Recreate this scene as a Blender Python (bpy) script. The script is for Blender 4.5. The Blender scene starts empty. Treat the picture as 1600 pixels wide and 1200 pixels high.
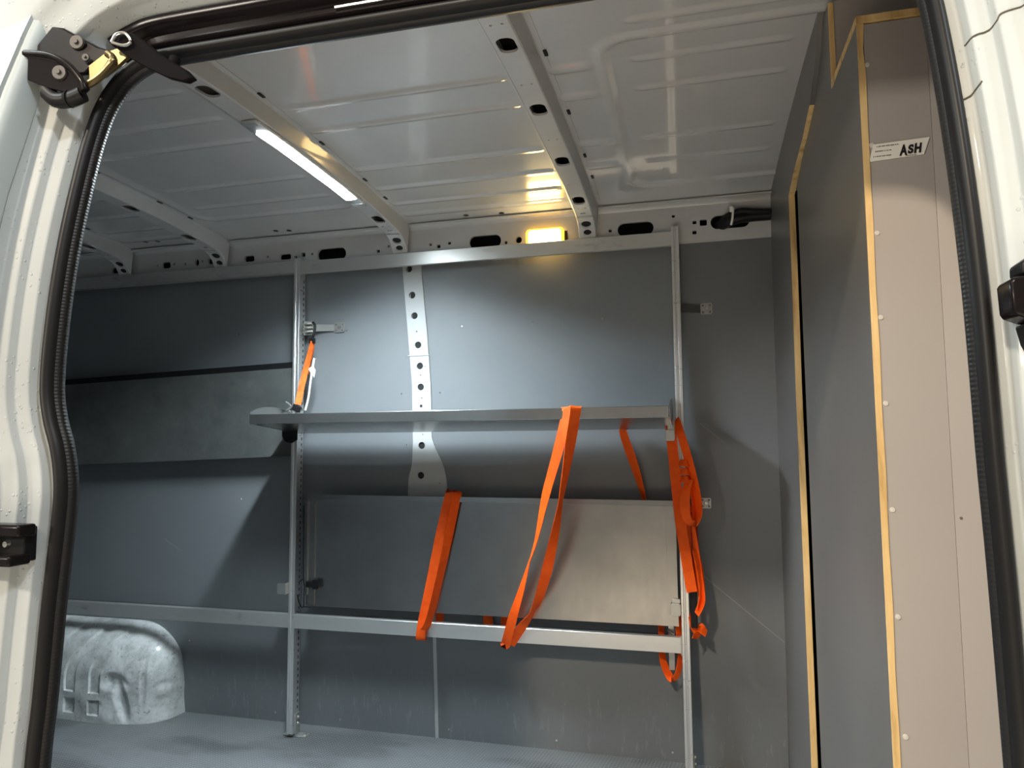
import bpy, bmesh, math, random
from mathutils import Vector, Matrix, geometry

random.seed(4)
scene = bpy.context.scene
COL = scene.collection

# ------------------------------------------------------------------ camera
cam_d = bpy.data.cameras.new('camera')
cam_d.sensor_width = 36.0
cam_d.lens = 24.93
cam_d.clip_start = 0.02
cam = bpy.data.objects.new('camera', cam_d)
COL.objects.link(cam)
yaw, pitch, roll = math.radians(14.61), math.radians(4.67), math.radians(-0.479)
f_ = Vector((-math.sin(yaw) * math.cos(pitch), math.cos(yaw) * math.cos(pitch), math.sin(pitch)))
r_ = Vector((math.cos(yaw), math.sin(yaw), 0))
u_ = r_.cross(f_)
rr = r_ * math.cos(roll) + u_ * math.sin(roll)
uu = u_ * math.cos(roll) - r_ * math.sin(roll)
M = Matrix(((rr.x, uu.x, -f_.x, 0), (rr.y, uu.y, -f_.y, 0), (rr.z, uu.z, -f_.z, 1.12), (0, 0, 0, 1)))
cam.matrix_world = M
scene.camera = cam

# ------------------------------------------------------------------ light and exposure
scene.view_settings.view_transform = 'Standard'
scene.view_settings.look = 'None'
scene.view_settings.gamma = 1.0
scene.view_settings.exposure = 0.0
scene.view_settings.use_curve_mapping = False
world = bpy.data.worlds.new('night_yard')
scene.world = world
world.use_nodes = True
bg = world.node_tree.nodes['Background']
bg.inputs[0].default_value = (1.0, 0.90, 0.79, 1)
bg.inputs[1].default_value = 0.34


def area(name, loc, target, size, power, col, size_y=None):
    l = bpy.data.lights.new(name, 'AREA')
    l.energy = power
    l.color = col
    l.size = size
    if size_y:
        l.shape = 'RECTANGLE'
        l.size_y = size_y
    o = bpy.data.objects.new(name, l)
    COL.objects.link(o)
    o.location = loc
    o.rotation_euler = (Vector(target) - Vector(loc)).to_track_quat('-Z', 'Y').to_euler()
    return o


area('yard_lamp', (-1.5, -3.0, 4.38), (0, 1.5, 0.8), 0.32, 240, (1.0, 0.84, 0.64))
area('left_jamb_fill', (3.4, -2.2, 5.8), (-0.9, 0.8, 1.2), 0.5, 190, (0.92, 0.97, 1.0))  # added unseen fill that brightens the left door jamb
area('workshop_lamp', (-3.2, -3.0, 2.25), (0.2, 1.1, 1.0), 0.5, 92, (1.0, 0.90, 0.78))
area('left_body_fill', (-2.1, -0.35, 3.3), (-1.0, 0.8, 1.2), 0.5, 34, (0.88, 1.0, 1.0))  # added unseen cool fill that whitens the left body
gl = area('ground_bounce_fill', (-0.2, -2.3, 3.9), (-0.2, -1.7, 0), 0.4, 150, (1.0, 0.82, 0.62))  # added unseen fill; lights the ground so it bounces onto the ceiling
gl.data.spread = math.radians(62)


# ------------------------------------------------------------------ materials
def mat(name, col, rough=0.5, metal=0.0, spec=0.5, coat=0.0, coat_rough=0.1, emit=None, estr=0.0):
    m = bpy.data.materials.new(name)
    m.use_nodes = True
    b = m.node_tree.nodes['Principled BSDF']
    b.inputs['Base Color'].default_value = (*col, 1)
    b.inputs['Roughness'].default_value = rough
    b.inputs['Metallic'].default_value = metal
    b.inputs['Specular IOR Level'].default_value = spec
    b.inputs['Coat Weight'].default_value = coat
    b.inputs['Coat Roughness'].default_value = coat_rough
    if emit:
        b.inputs['Emission Color'].default_value = (*emit, 1)
        b.inputs['Emission Strength'].default_value = estr
    return m


class NT:
    """short-hand for node building"""
    def __init__(self, m):
        self.t = m.node_tree
        self.b = self.t.nodes['Principled BSDF']

    def n(self, typ, ins=None, **kw):
        nd = self.t.nodes.new(typ)
        for k, v in kw.items():
            setattr(nd, k, v)
        for k, v in (ins or {}).items():
            if isinstance(v, tuple) and len(v) == 2 and hasattr(v[0], 'outputs'):
                self.t.links.new(v[0].outputs[v[1]], nd.inputs[k])
            elif hasattr(v, 'outputs'):
                self.t.links.new(v.outputs[0], nd.inputs[k])
            else:
                nd.inputs[k].default_value = v
        return nd

    def coord(self, scale=(1, 1, 1)):
        tc = self.n('ShaderNodeTexCoord')
        mp = self.n('ShaderNodeMapping', {'Vector': (tc, 'Object'), 'Scale': scale})
        return mp

    def noise(self, scale, detail=4, sc=(1, 1, 1), rough=0.5):
        return self.n('ShaderNodeTexNoise', {'Vector': self.coord(sc), 'Scale': scale, 'Detail': detail, 'Roughness': rough})

    def ramp(self, src, stops, out=0):
        r = self.n('ShaderNodeValToRGB', {'Fac': (src, out)})
        e = r.color_ramp.elements
        while len(e) < len(stops):
            e.new(0.5)
        for i, (p, c) in enumerate(stops):
            e[i].position = p
            e[i].color = (*c, 1) if len(c) == 3 else c
        return r

    def mix(self, fac, a, b):
        nd = self.n('ShaderNodeMix', data_type='RGBA')
        for k, v in ((0, fac), (6, a), (7, b)):
            if isinstance(v, tuple) and hasattr(v[0], 'outputs'):
                self.t.links.new(v[0].outputs[v[1]], nd.inputs[k])
            elif hasattr(v, 'outputs'):
                self.t.links.new(v.outputs[0], nd.inputs[k])
            elif isinstance(v, tuple):
                nd.inputs[k].default_value = (*v, 1)
            else:
                nd.inputs[k].default_value = v
        return nd

    def bump(self, h, strength=0.3, dist=0.001):
        bp = self.n('ShaderNodeBump', {'Height': h, 'Strength': strength, 'Distance': dist})
        self.t.links.new(bp.outputs[0], self.b.inputs['Normal'])
        return bp

    def to(self, node, sock, out=0):
        self.t.links.new(node.outputs[out], self.b.inputs[sock])


def g(v):
    return (v, v, v)


# grey laminate lining boards
m_panel = mat('grey_laminate', (0.115, 0.128, 0.14), 0.48, spec=0.95)
k = NT(m_panel)
n1 = k.noise(3.0, 6, (1, 1, 1))
base = k.ramp(n1, [(0.3, (0.128, 0.139, 0.149)), (0.7, (0.152, 0.163, 0.173))])
n2 = k.noise(22.0, 8, (2.5, 2.5, 0.5), 0.7)
scuff = k.ramp(n2, [(0.56, g(0)), (0.72, g(0.32))])
zc = k.n('ShaderNodeSeparateXYZ', {'Vector': (k.n('ShaderNodeNewGeometry'), 'Position')})
low = k.n('ShaderNodeMapRange', {'Value': (zc, 'Z'), 'From Min': 0.30, 'From Max': 0.16, 'To Min': 0.0, 'To Max': 1.0})
f1 = k.n('ShaderNodeMath', {0: scuff, 1: low}, operation='MULTIPLY')


def segment(ax, az, bx, bz, wdt):
    """mask of a thin scratch from a to b in the X-Z plane"""
    L_ = math.hypot(bx - ax, bz - az)
    tx, tz = (bx - ax) / L_, (bz - az) / L_
    def lin(cx_, cz_, c0):
        m1 = k.n('ShaderNodeMath', {0: (zc, 'X'), 1: cx_}, operation='MULTIPLY')
        m2 = k.n('ShaderNodeMath', {0: (zc, 'Z'), 1: cz_, 2: m1}, operation='MULTIPLY_ADD')
        return k.n('ShaderNodeMath', {0: m2, 1: c0}, operation='ADD')
    d_ = k.n('ShaderNodeMath', {0: lin(-tz, tx, tz * ax - tx * az)}, operation='ABSOLUTE')
    d_ = k.n('ShaderNodeMath', {0: d_, 1: wdt}, operation='LESS_THAN')
    u = lin(tx, tz, -tx * ax - tz * az)
    u0 = k.n('ShaderNodeMath', {0: u, 1: 0.0}, operation='GREATER_THAN')
    u1 = k.n('ShaderNodeMath', {0: u, 1: L_}, operation='LESS_THAN')
    p = k.n('ShaderNodeMath', {0: u0, 1: u1}, operation='MULTIPLY')
    return k.n('ShaderNodeMath', {0: p, 1: d_}, operation='MULTIPLY')


S1, S2, S3 = segment(-0.0, 0.655, 0.262, 0.44, 0.0016), segment(-2.21, 0.72, -2.13, 0.675, 0.0012), segment(0.008, 1.18, 0.09, 1.11, 0.0010)
sall = k.n('ShaderNodeMath', {0: S1, 1: S2}, operation='ADD')
sall = k.n('ShaderNodeMath', {0: sall, 1: S3}, operation='ADD')
sall = k.n('ShaderNodeMath', {0: sall, 1: 0.35}, operation='MULTIPLY')
f1 = k.n('ShaderNodeMath', {0: f1, 1: sall}, operation='MAXIMUM')
mx = k.mix(f1, base, (0.40, 0.41, 0.41))
k.to(mx, 'Base Color', 2)
n3 = k.noise(9.0, 5)
rr_ = k.n('ShaderNodeMapRange', {'Value': (n3, 0), 'From Min': 0.3, 'From Max': 0.7, 'To Min': 0.46, 'To Max': 0.52})
k.to(rr_, 'Roughness')
k.bump(k.noise(700, 2), 0.15, 0.0004)

m_side = m_panel.copy()
m_side.name = 'side_laminate'
_b = m_side.node_tree.nodes['Principled BSDF']
_b.inputs['Specular IOR Level'].default_value = 0.45
for _l in list(m_side.node_tree.links):
    if _l.to_socket == _b.inputs['Roughness']:
        m_side.node_tree.links.remove(_l)
_b.inputs['Roughness'].default_value = 0.33
for _n in m_side.node_tree.nodes:
    if _n.type == 'VALTORGB' and _n.color_ramp.elements[0].color[2] > 0.1:
        _n.color_ramp.elements[0].color = (0.118, 0.114, 0.110, 1)
        _n.color_ramp.elements[1].color = (0.140, 0.135, 0.130, 1)

# board facing the door (slightly browner laminate, same family)
m_panel2 = mat('cabinet_laminate', (0.16, 0.145, 0.137), 0.33, spec=0.5)
k = NT(m_panel2)
n1 = k.noise(2.0, 5)
base = k.ramp(n1, [(0.3, (0.385, 0.355, 0.34)), (0.7, (0.42, 0.387, 0.365))])
n2 = k.noise(60.0, 3, (1, 1, 0.15), 0.6)
sc = k.ramp(n2, [(0.78, g(0)), (0.82, g(0.5))])
k.to(k.mix(sc, base, (0.55, 0.52, 0.49)), 'Base Color', 2)

# white van paint
def paint(name, col, rough, coat, dirt=0.0):
    m = mat(name, col, rough, spec=0.5, coat=coat, coat_rough=0.06)
    k = NT(m)
    n = k.noise(4.0, 7, rough=0.65)
    c2 = tuple(c * (1 - dirt) for c in col)
    k.to(k.ramp(n, [(0.38, c2), (0.62, col)]), 'Base Color')
    return m, k


m_ceil, k = paint('ceiling_paint', (0.55, 0.55, 0.54), 0.22, 1.0, 0.05)
m_bow, k = paint('bow_paint', (0.55, 0.555, 0.55), 0.26, 0.6, 0.06)
m_post, k = paint('post_paint', (0.45, 0.465, 0.465), 0.3, 0.5, 0.04)
m_white, k = paint('body_white', (0.475, 0.52, 0.535), 0.45, 0.10, 0.08)
v = k.n('ShaderNodeTexVoronoi', {'Vector': k.coord(), 'Scale': 110.0, 'Randomness': 1.0})
dr = k.ramp(v, [(0.0, g(1)), (0.16, g(0.6)), (0.24, g(0))])
msk = k.ramp(k.noise(14.0, 3), [(0.5, g(0)), (0.6, g(1))])
hm = k.n('ShaderNodeMath', {0: dr, 1: msk}, operation='MULTIPLY')
k.bump(hm, 0.7, 0.0016)
m_arch = mat('arch_paint', (0.6, 0.62, 0.61), 0.45, coat=0.2)
k = NT(m_arch)
n = k.noise(9.0, 9, rough=0.75)
n_b = k.noise(60.0, 5, rough=0.7)
a = k.ramp(n, [(0.34, (0.30, 0.31, 0.30)), (0.5, (0.52, 0.54, 0.53)), (0.66, (0.68, 0.70, 0.69))])
b_ = k.ramp(n_b, [(0.30, (0.22, 0.22, 0.21)), (0.42, g(0.9)), (1.0, g(1))])
mm = k.n('ShaderNodeMix', {6: a, 7: b_}, data_type='RGBA', blend_type='MULTIPLY')
mm.inputs[0].default_value = 0.8
k.to(mm, 'Base Color', 2)
k.bump(k.noise(16, 4), 0.25, 0.006)

# metals
m_alu = mat('brushed_aluminium', (0.80, 0.80, 0.79), 0.30, metal=0.9)
k = NT(m_alu)
k.to(k.n('ShaderNodeMapRange', {'Value': (k.noise(30, 5, (0.3, 1, 8)), 0), 'From Min': 0.3, 'From Max': 0.7, 'To Min': 0.26, 'To Max': 0.42}), 'Roughness')
m_rail = mat('satin_aluminium_rail', (0.8, 0.8, 0.78), 0.33, metal=0.8)
k = NT(m_rail)
nn = k.noise(7, 8, (1, 1, 3), 0.7)
k.to(k.ramp(nn, [(0.30, (0.48, 0.48, 0.47)), (0.40, (0.70, 0.70, 0.68)), (1.0, (0.76, 0.76, 0.74))]), 'Base Color')
m_galv = mat('galvanised_sheet', (0.42, 0.42, 0.40), 0.30, metal=0.95)
k = NT(m_galv)
nn = k.noise(5, 7, (1, 1, 1), 0.6)
k.to(k.ramp(nn, [(0.3, (0.30, 0.30, 0.29)), (0.7, (0.40, 0.395, 0.38))]), 'Base Color')
k.to(k.n('ShaderNodeMapRange', {'Value': (k.noise(12, 6, (4, 1, 1)), 0), 'From Min': 0.3, 'From Max': 0.7, 'To Min': 0.23, 'To Max': 0.27}), 'Roughness')
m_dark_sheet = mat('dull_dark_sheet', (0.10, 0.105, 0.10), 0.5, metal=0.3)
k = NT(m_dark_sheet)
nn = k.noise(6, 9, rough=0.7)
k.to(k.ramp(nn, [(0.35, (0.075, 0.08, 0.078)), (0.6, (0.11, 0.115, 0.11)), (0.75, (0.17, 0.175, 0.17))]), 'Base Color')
m_zinc = mat('zinc_bracket', (0.5, 0.5, 0.47), 0.35, metal=0.8)
m_screw = mat('screw_metal', (0.75, 0.74, 0.7), 0.25, metal=0.9)
m_black = mat('black_plastic', (0.010, 0.010, 0.011), 0.42, spec=0.22)
m_gloss_black = mat('black_wet_enamel', (0.008, 0.006, 0.007), 0.22, spec=0.14, coat=0.05, coat_rough=0.05)
m_gold = mat('passivated_steel', (0.13, 0.10, 0.045), 0.35, metal=0.8)
m_shade = mat('cavity_shade', (0.01, 0.01, 0.01), 0.8)  # near-black colour stands in for shade in cavities and behind holes

# rubber seal: ribbed inner lip
m_rubber = mat('door_seal_rubber', (0.013, 0.013, 0.014), 0.42, spec=0.3)
k = NT(m_rubber)
w = k.n('ShaderNodeTexWave', {'Vector': k.coord(), 'Scale': 60.0, 'Distortion': 0.0}, wave_type='BANDS', bands_direction='Z')
k.bump(w, 0.25, 0.001)

# plywood edge
m_ply = mat('plywood_edge', (0.62, 0.42, 0.18), 0.55)
k = NT(m_ply)
n = k.noise(40, 5, (1, 1, 0.12), 0.6)
k.to(k.ramp(n, [(0.3, (0.42, 0.25, 0.09)), (0.45, (0.70, 0.47, 0.20)), (0.7, (0.85, 0.62, 0.30))]), 'Base Color')
k.bump(n, 0.3, 0.001)

# webbing
def webbing(name, c1, c2):
    m = mat(name, c1, 0.65, spec=0.3)
    k = NT(m)
    n = k.noise(45, 4, (1, 1, 1))
    k.to(k.ramp(n, [(0.35, c2), (0.6, c1)]), 'Base Color')
    k.b.inputs['Sheen Weight'].default_value = 0.0
    w = k.n('ShaderNodeTexWave', {'Vector': k.coord(), 'Scale': 190.0, 'Distortion': 0.4}, wave_type='BANDS', bands_direction='Z')
    k.bump(w, 0.35, 0.0006)
    return m


m_orange = webbing('orange_webbing', (1.0, 0.125, 0.004), (0.95, 0.10, 0.003))
m_orange_pale = webbing('faded_orange_webbing', (0.80, 0.15, 0.02), (0.60, 0.09, 0.01))
m_tag = mat('white_label', (0.85, 0.84, 0.78), 0.5)
m_ink = mat('black_ink', (0.012, 0.008, 0.012), 0.5)
m_print = mat('small_print', (0.20, 0.16, 0.14), 0.6)

# floor: grey anti-slip sheet with fine diamond grid, worn patches
m_floor = mat('antislip_floor', (0.14, 0.15, 0.155), 0.5)
k = NT(m_floor)
mpA = k.n('ShaderNodeMapping', {'Vector': (k.n('ShaderNodeTexCoord'), 'Object'), 'Rotation': (0, 0, math.radians(8))})
wx = k.n('ShaderNodeTexWave', {'Vector': mpA, 'Scale': 26.0}, wave_type='BANDS', bands_direction='X')
wy = k.n('ShaderNodeTexWave', {'Vector': mpA, 'Scale': 26.0}, wave_type='BANDS', bands_direction='Y')
mul = k.n('ShaderNodeMath', {0: wx, 1: wy}, operation='MULTIPLY')
patch = k.ramp(k.noise(3.2, 5, (0.6, 1.6, 1)), [(0.40, (0.060, 0.064, 0.064)), (0.50, (0.125, 0.132, 0.135))])
br = k.mix(mul, patch, (0.20, 0.21, 0.218))
k.to(br, 'Base Color', 2)
k.bump(mul, 0.6, 0.0015)
k.to(k.n('ShaderNodeMapRange', {'Value': (k.noise(5, 4), 0), 'To Min': 0.3, 'To Max': 0.6}), 'Roughness')

m_led = mat('led_diffuser', (0.9, 0.95, 1.0), 0.4, emit=(0.84, 0.95, 1.0), estr=34.0)
LED_W = 62


m_amber = mat('warm_lamp_lens', (1.0, 0.8, 0.4), 0.3, emit=(1.0, 0.74, 0.30), estr=34.0)
m_amber_rim = mat('amber_lens_rim', (0.9, 0.55, 0.05), 0.3, emit=(1.0, 0.48, 0.03), estr=4.0)


# ------------------------------------------------------------------ mesh helpers
class MB:
    def __init__(self):
        self.v = []
        self.f = []

    def add(self, vs, fs):
        o = len(self.v)
        self.v += [tuple(p) for p in vs]
        self.f += [tuple(i + o for i in q) for q in fs]
        return self

    def box(self, x0, x1, y0, y1, z0, z1, mtx=None):
        vs = [Vector((x, y, z)) for x in (x0, x1) for y in (y0, y1) for z in (z0, z1)]
        if mtx:
            vs = [mtx @ p for p in vs]
        return self.add(vs, [(0, 1, 3, 2), (4, 6, 7, 5), (0, 4, 5, 1), (2, 3, 7, 6), (0, 2, 6, 4), (1, 5, 7, 3)])

    def hexa(self, a, b):
        """two quads (lists of 4 points) joined"""
        return self.add(list(a) + list(b), [(0, 1, 2, 3), (7, 6, 5, 4), (0, 4, 5, 1), (1, 5, 6, 2), (2, 6, 7, 3), (3, 7, 4, 0)])

    def prism(self, poly, d):
        """poly: 3D points, extruded along vector d"""
        n = len(poly)
        d = Vector(d)
        vs = [Vector(p) for p in poly] + [Vector(p) + d for p in poly]
        fs = [tuple(range(n)), tuple(range(2 * n - 1, n - 1, -1))]
        fs += [(i, i + n, (i + 1) % n + n, (i + 1) % n) for i in range(n)]
        return self.add(vs, fs)

    def sweep(self, rings, closed=True, caps=True):
        n = len(rings[0])
        vs = [p for r in rings for p in r]
        fs = []
        m = n if closed else n - 1
        for i in range(len(rings) - 1):
            for j in range(m):
                a, b = i * n + j, i * n + (j + 1) % n
                fs.append((a, b, b + n, a + n))
        if closed and caps:
            fs.append(tuple(range(n))[::-1])
            fs.append(tuple(range((len(rings) - 1) * n, len(rings) * n)))
        return self.add(vs, fs)

    def tube(self, path, r, seg=10):
        path = [Vector(p) for p in path]
        rings = []
        up = Vector((0, 0, 1))
        for i, p in enumerate(path):
            t = (path[min(i + 1, len(path) - 1)] - path[max(i - 1, 0)]).normalized()
            a = t.cross(up)
            if a.length < 1e-3:
                a = t.cross(Vector((0, 1, 0)))
            a.normalize()
            b = t.cross(a).normalized()
            rr = r[i] if isinstance(r, (list, tuple)) else r
            rings.append([p + a * math.cos(q) * rr + b * math.sin(q) * rr for q in [2 * math.pi * j / seg for j in range(seg)]])
        return self.sweep(rings)

    def disc(self, c, n, r, h, seg=16, r2=None):
        """short cylinder from c along n*h"""
        n = Vector(n).normalized()
        c = Vector(c)
        a = n.orthogonal().normalized()
        b = n.cross(a)
        R = [(r, 0), ((r2 if r2 is not None else r), h)]
        rings = [[c + n * hh + (a * math.cos(q) + b * math.sin(q)) * ra for q in [2 * math.pi * j / seg for j in range(seg)]] for ra, hh in R]
        return self.sweep(rings)

    def build(self, name, m, parent=None, bevel=0.0, smooth=True, seg=2, angle=0.6):
        me = bpy.data.meshes.new(name)
        me.from_pydata(self.v, [], self.f)
        me.validate()
        bm = bmesh.new()
        bm.from_mesh(me)
        bmesh.ops.recalc_face_normals(bm, faces=bm.faces)
        bm.to_mesh(me)
        bm.free()
        me.materials.append(m)
        if smooth:
            me.shade_smooth()
            me.set_sharp_from_angle(angle=angle)
        o = bpy.data.objects.new(name, me)
        COL.objects.link(o)
        if parent:
            o.parent = parent
            o.matrix_parent_inverse = Matrix.Translation(parent.location).inverted() if parent.type == 'EMPTY' else Matrix.Identity(4)
        if bevel:
            bv = o.modifiers.new('bevel', 'BEVEL')
            bv.width = bevel
            bv.segments = seg
            bv.limit_method = 'ANGLE'
            bv.angle_limit = 0.6
        return o


def thing(name, label, cat, loc=(0, 0, 0), group=None):
    o = bpy.data.objects.new(name, None)
    o.empty_display_size = 0.1
    o.location = loc
    COL.objects.link(o)
    return tag(o, label, cat, group)


def tag(o, label=None, cat=None, group=None, kind=None):
    if label:
        o['label'] = label
    if cat:
        o['category'] = cat
    if group:
        o['group'] = group
    if kind:
        o['kind'] = kind
    return o


def structure(o, label):
    return tag(o, label, None, None, 'structure')


def interp(table, x):
    if x <= table[0][0]:
        return table[0][1]
    for (a, va), (b, vb) in zip(table, table[1:]):
        if x <= b:
            return va + (vb - va) * (x - a) / (b - a)
    return table[-1][1]


def inpoly(p, poly):
    c = False
    j = len(poly) - 1
    for i in range(len(poly)):
        if (poly[i][1] > p[1]) != (poly[j][1] > p[1]) and p[0] < (poly[j][0] - poly[i][0]) * (p[1] - poly[i][1]) / (poly[j][1] - poly[i][1]) + poly[i][0]:
            c = not c
        j = i
    return c


def perf(mb, outer, holes, fmap, depth, extra=()):
    """plate with real holes; fmap(u, v, d) gives the 3D point, d = depth behind the face"""
    vs, es = [], []
    for loop in [outer] + list(holes):
        o = len(vs)
        vs += [Vector(p) for p in loop]
        es += [(o + i, o + (i + 1) % len(loop)) for i in range(len(loop))]
    vs += [Vector(p) for p in extra if not any(inpoly(p, h) for h in holes)]
    r = geometry.delaunay_2d_cdt(vs, es, [], 0, 1e-5)
    V, F = r[0], r[2]
    keep = []
    for f in F:
        c = sum((V[i] for i in f), Vector((0, 0))) / len(f)
        if inpoly(c, outer) and not any(inpoly(c, h) for h in holes):
            keep.append(tuple(f))
    mb.add([fmap(p.x, p.y, 0) for p in V], keep)
    for loop in [outer] + list(holes):
        n = len(loop)
        vs2 = [fmap(p[0], p[1], 0) for p in loop] + [fmap(p[0], p[1], depth) for p in loop]
        mb.add(vs2, [(i, (i + 1) % n, (i + 1) % n + n, i + n) for i in range(n)])
    return mb


def circ(cx, cy, r, n=20, ry=None):
    ry = ry or r
    return [(cx + r * math.cos(2 * math.pi * i / n), cy + ry * math.sin(2 * math.pi * i / n)) for i in range(n)]


def slot(cx, cy, w, h, n=8, rad=None):
    """rounded slot w x h"""
    r = rad if rad is not None else min(w, h) / 2
    out = []
    for (sx, sy, a0) in ((1, 1, 0), (-1, 1, 90), (-1, -1, 180), (1, -1, 270)):
        for i in range(n + 1):
            a = math.radians(a0 + 90 * i / n)
            out.append((cx + sx * (w / 2 - r) + r * math.cos(a), cy + sy * (h / 2 - r) + r * math.sin(a)))
    # drop doubles
    res = [out[0]]
    for p in out[1:]:
        if (p[0] - res[-1][0]) ** 2 + (p[1] - res[-1][1]) ** 2 > 1e-10:
            res.append(p)
    if (res[0][0] - res[-1][0]) ** 2 + (res[0][1] - res[-1][1]) ** 2 < 1e-10:
        res.pop()
    return res


def catmull(pts, n=6):
    out = []
    P = [Vector(p) for p in pts]
    for i in range(len(P) - 1):
        p0, p1, p2, p3 = P[max(i - 1, 0)], P[i], P[i + 1], P[min(i + 2, len(P) - 1)]
        for j in range(n):
            t = j / n
            out.append(0.5 * ((2 * p1) + (p2 - p0) * t + (2 * p0 - 5 * p1 + 4 * p2 - p3) * t * t + (3 * p1 - p0 - 3 * p2 + p3) * t ** 3))
    out.append(P[-1])
    return out


def ribbon(mb, rows, width=0.035, th=0.0018, n=6, flip=1):
    """rows: x, y, z, apparent width share 0..1 (the band twists)"""
    pts = [(r[0], r[1], r[2]) for r in rows]
    ws = [r[3] for r in rows]
    C = catmull(pts, n)
    W = []
    for i in range(len(ws) - 1):
        W += [ws[i] + (ws[i + 1] - ws[i]) * (j / n) for j in range(n)]
    W.append(ws[-1])
    rings = []
    for i, c in enumerate(C):
        t = (C[min(i + 1, len(C) - 1)] - C[max(i - 1, 0)]).normalized()
        ct = max(-1, min(1, W[i]))
        st = math.sqrt(1 - ct * ct) * flip
        side = t.cross(Vector((0, 1, 0)))
        if side.length < 0.3:
            side = Vector((1, 0, 0)) if abs(t.x) < 0.7 else Vector((0, 0, 1))
        side.normalize()
        if side.x < 0 and abs(side.x) > 0.2:
            side = -side
        w = (side * ct + Vector((0, 1, 0)) * st)
        w = (w - t * w.dot(t)).normalized() * width / 2
        nn = w.cross(t).normalized() * th
        rings.append([c - w, c + w, c + w + nn, c - w + nn])
    return mb.sweep(rings)


def text_mesh(name, s, size, m, parent, origin, xdir, zdir, offset=0.0, shear=0.0, width=None):
    cu = bpy.data.curves.new(name + '_c', 'FONT')
    cu.body = s
    cu.size = size
    cu.extrude = 0.0003
    cu.offset = offset
    cu.shear = shear
    tmp = bpy.data.objects.new(name + '_c', cu)
    COL.objects.link(tmp)
    dg = bpy.context.evaluated_depsgraph_get()
    me = bpy.data.meshes.new_from_object(tmp.evaluated_get(dg))
    bpy.data.objects.remove(tmp)
    xd, zd = Vector(xdir).normalized(), Vector(zdir).normalized()
    nd = xd.cross(zd)
    xs = [p.co.x for p in me.vertices]
    sx = width / (max(xs) - min(xs)) if width else 1.0
    for p in me.vertices:
        p.co = Vector(origin) + xd * p.co.x * sx + zd * p.co.y + nd * p.co.z
    me.materials.clear()
    me.materials.append(m)
    o = bpy.data.objects.new(name, me)
    COL.objects.link(o)
    o.parent = parent
    return o


# ------------------------------------------------------------------ dimensions of the load space
XB = 0.265          # bulkhead plane
XR = -3.4           # rear end
WALL = [(-0.1, 2.640), (0.0, 2.635), (0.45, 2.60), (0.83, 2.585), (1.1, 2.585), (1.31, 2.578), (1.69, 2.558), (1.83, 2.552), (2.1, 2.55)]


def yw(z):
    return interp(WALL, z)


def yb(z):
    """near body side, tumblehome"""
    if z > 1.1:
        return 0.84 + 0.10 * ((z - 1.1) / 0.65) ** 2
    return 0.84 - 0.03 * (1.1 - z)


def zceil(y):
    return 2.002 - 0.05 * (y - 1.65) ** 2


BOWS = [(-2.39, 'fourth'), (-1.908, 'third'), (-1.10, 'second'), (-0.366, 'first')]

# ------------------------------------------------------------------ floor
mb = MB()
mb.box(XR, 0.95, 0.82, 2.66, -0.03, 0.0)
structure(mb.build('floor', m_floor, smooth=False), 'grey anti-slip load floor with fine grid texture and worn patches')

mb = MB()
mb.box(-9, 9, -10, 4, -0.66, -0.62)
m_ground = mat('yard_concrete', (0.36, 0.35, 0.33), 0.8)
structure(mb.build('ground', m_ground, smooth=False), 'pale concrete yard surface under the van')

# ------------------------------------------------------------------ ceiling skin with pressed ribs
RIBS = []       # x0, x1, y, halfwidth, height (into the load space)
for (x0, x1) in ((-1.03, -0.44), (-2.30, -1.98)):
    for y in (1.60, 1.74, 2.02, 2.18, 1.30, 1.16):
        RIBS.append((x0, x1, y, 0.011, 0.0045))
    RIBS.append((x0, x1, 2.315, 0.010, 0.004))
    RIBS.append((x0, x1, 2.415, 0.014, 0.004))
for (x0, x1) in ((-0.11, 0.215), (-1.76, -1.24)):
    for y in (1.60, 1.74, 2.02, 2.18, 1.44, 1.28):
        RIBS.append((x0, x1, y, 0.009, 0.0045))
for (x0, x1) in ((-0.305, -0.235), (-1.155, -1.155)):
    if x1 > x0:
        for y in (1.60, 1.74, 2.02, 2.18):
            RIBS.append((x0, x1, y, 0.016, 0.004))
FRAMES = [(-0.192, 0.6, 1.50, 2.36), (-1.825, -1.17, 1.15, 2.29)]


def smooth01(t):
    t = max(0.0, min(1.0, t))
    return t * t * (3 - 2 * t)


def emboss(x, y):
    h = 0.0
    for x0, x1, yy, hw, hh in RIBS:
        if abs(y - yy) < hw * 2.2 and x0 - 0.03 < x < x1 + 0.03:
            dx = max(x0 - x, 0, x - x1)
            d = math.hypot(dx, y - yy)
            h = max(h, hh * smooth01((hw * 1.5 - d) / hw))
    for x0, x1, y0, y1 in FRAMES:
        # rounded-rectangle bead
        r = 0.07
        cx, cy = (x0 + x1) / 2, (y0 + y1) / 2
        qx, qy = abs(x - cx) - (x1 - x0) / 2 + r, abs(y - cy) - (y1 - y0) / 2 + r
        sd = math.hypot(max(qx, 0), max(qy, 0)) + min(max(qx, qy), 0) - r
        h = max(h, 0.006 * smooth01((0.017 - abs(sd)) / 0.010))
    # the bay between two bows is very slightly domed
    return h


mb = MB()
nx, ny = 380, 250
X0, X1, Y0, Y1 = XR, 0.95, 0.90, 2.522
vs = []
for i in range(nx + 1):
    x = X0 + (X1 - X0) * i / nx
    for j in range(ny + 1):
        y = Y0 + (Y1 - Y0) * j / ny
        vs.append((x, y, zceil(y) - emboss(x, y)))
fs = []
for i in range(nx):
    for j in range(ny):
        a = i * (ny + 1) + j
        fs.append((a, a + 1, a + ny + 2, a + ny + 1))
mb.add(vs, fs)
ceil = structure(mb.build('ceiling', m_ceil, angle=1.2), 'glossy pale grey steel roof skin with pressed ribs and a rounded frame bead')
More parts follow.
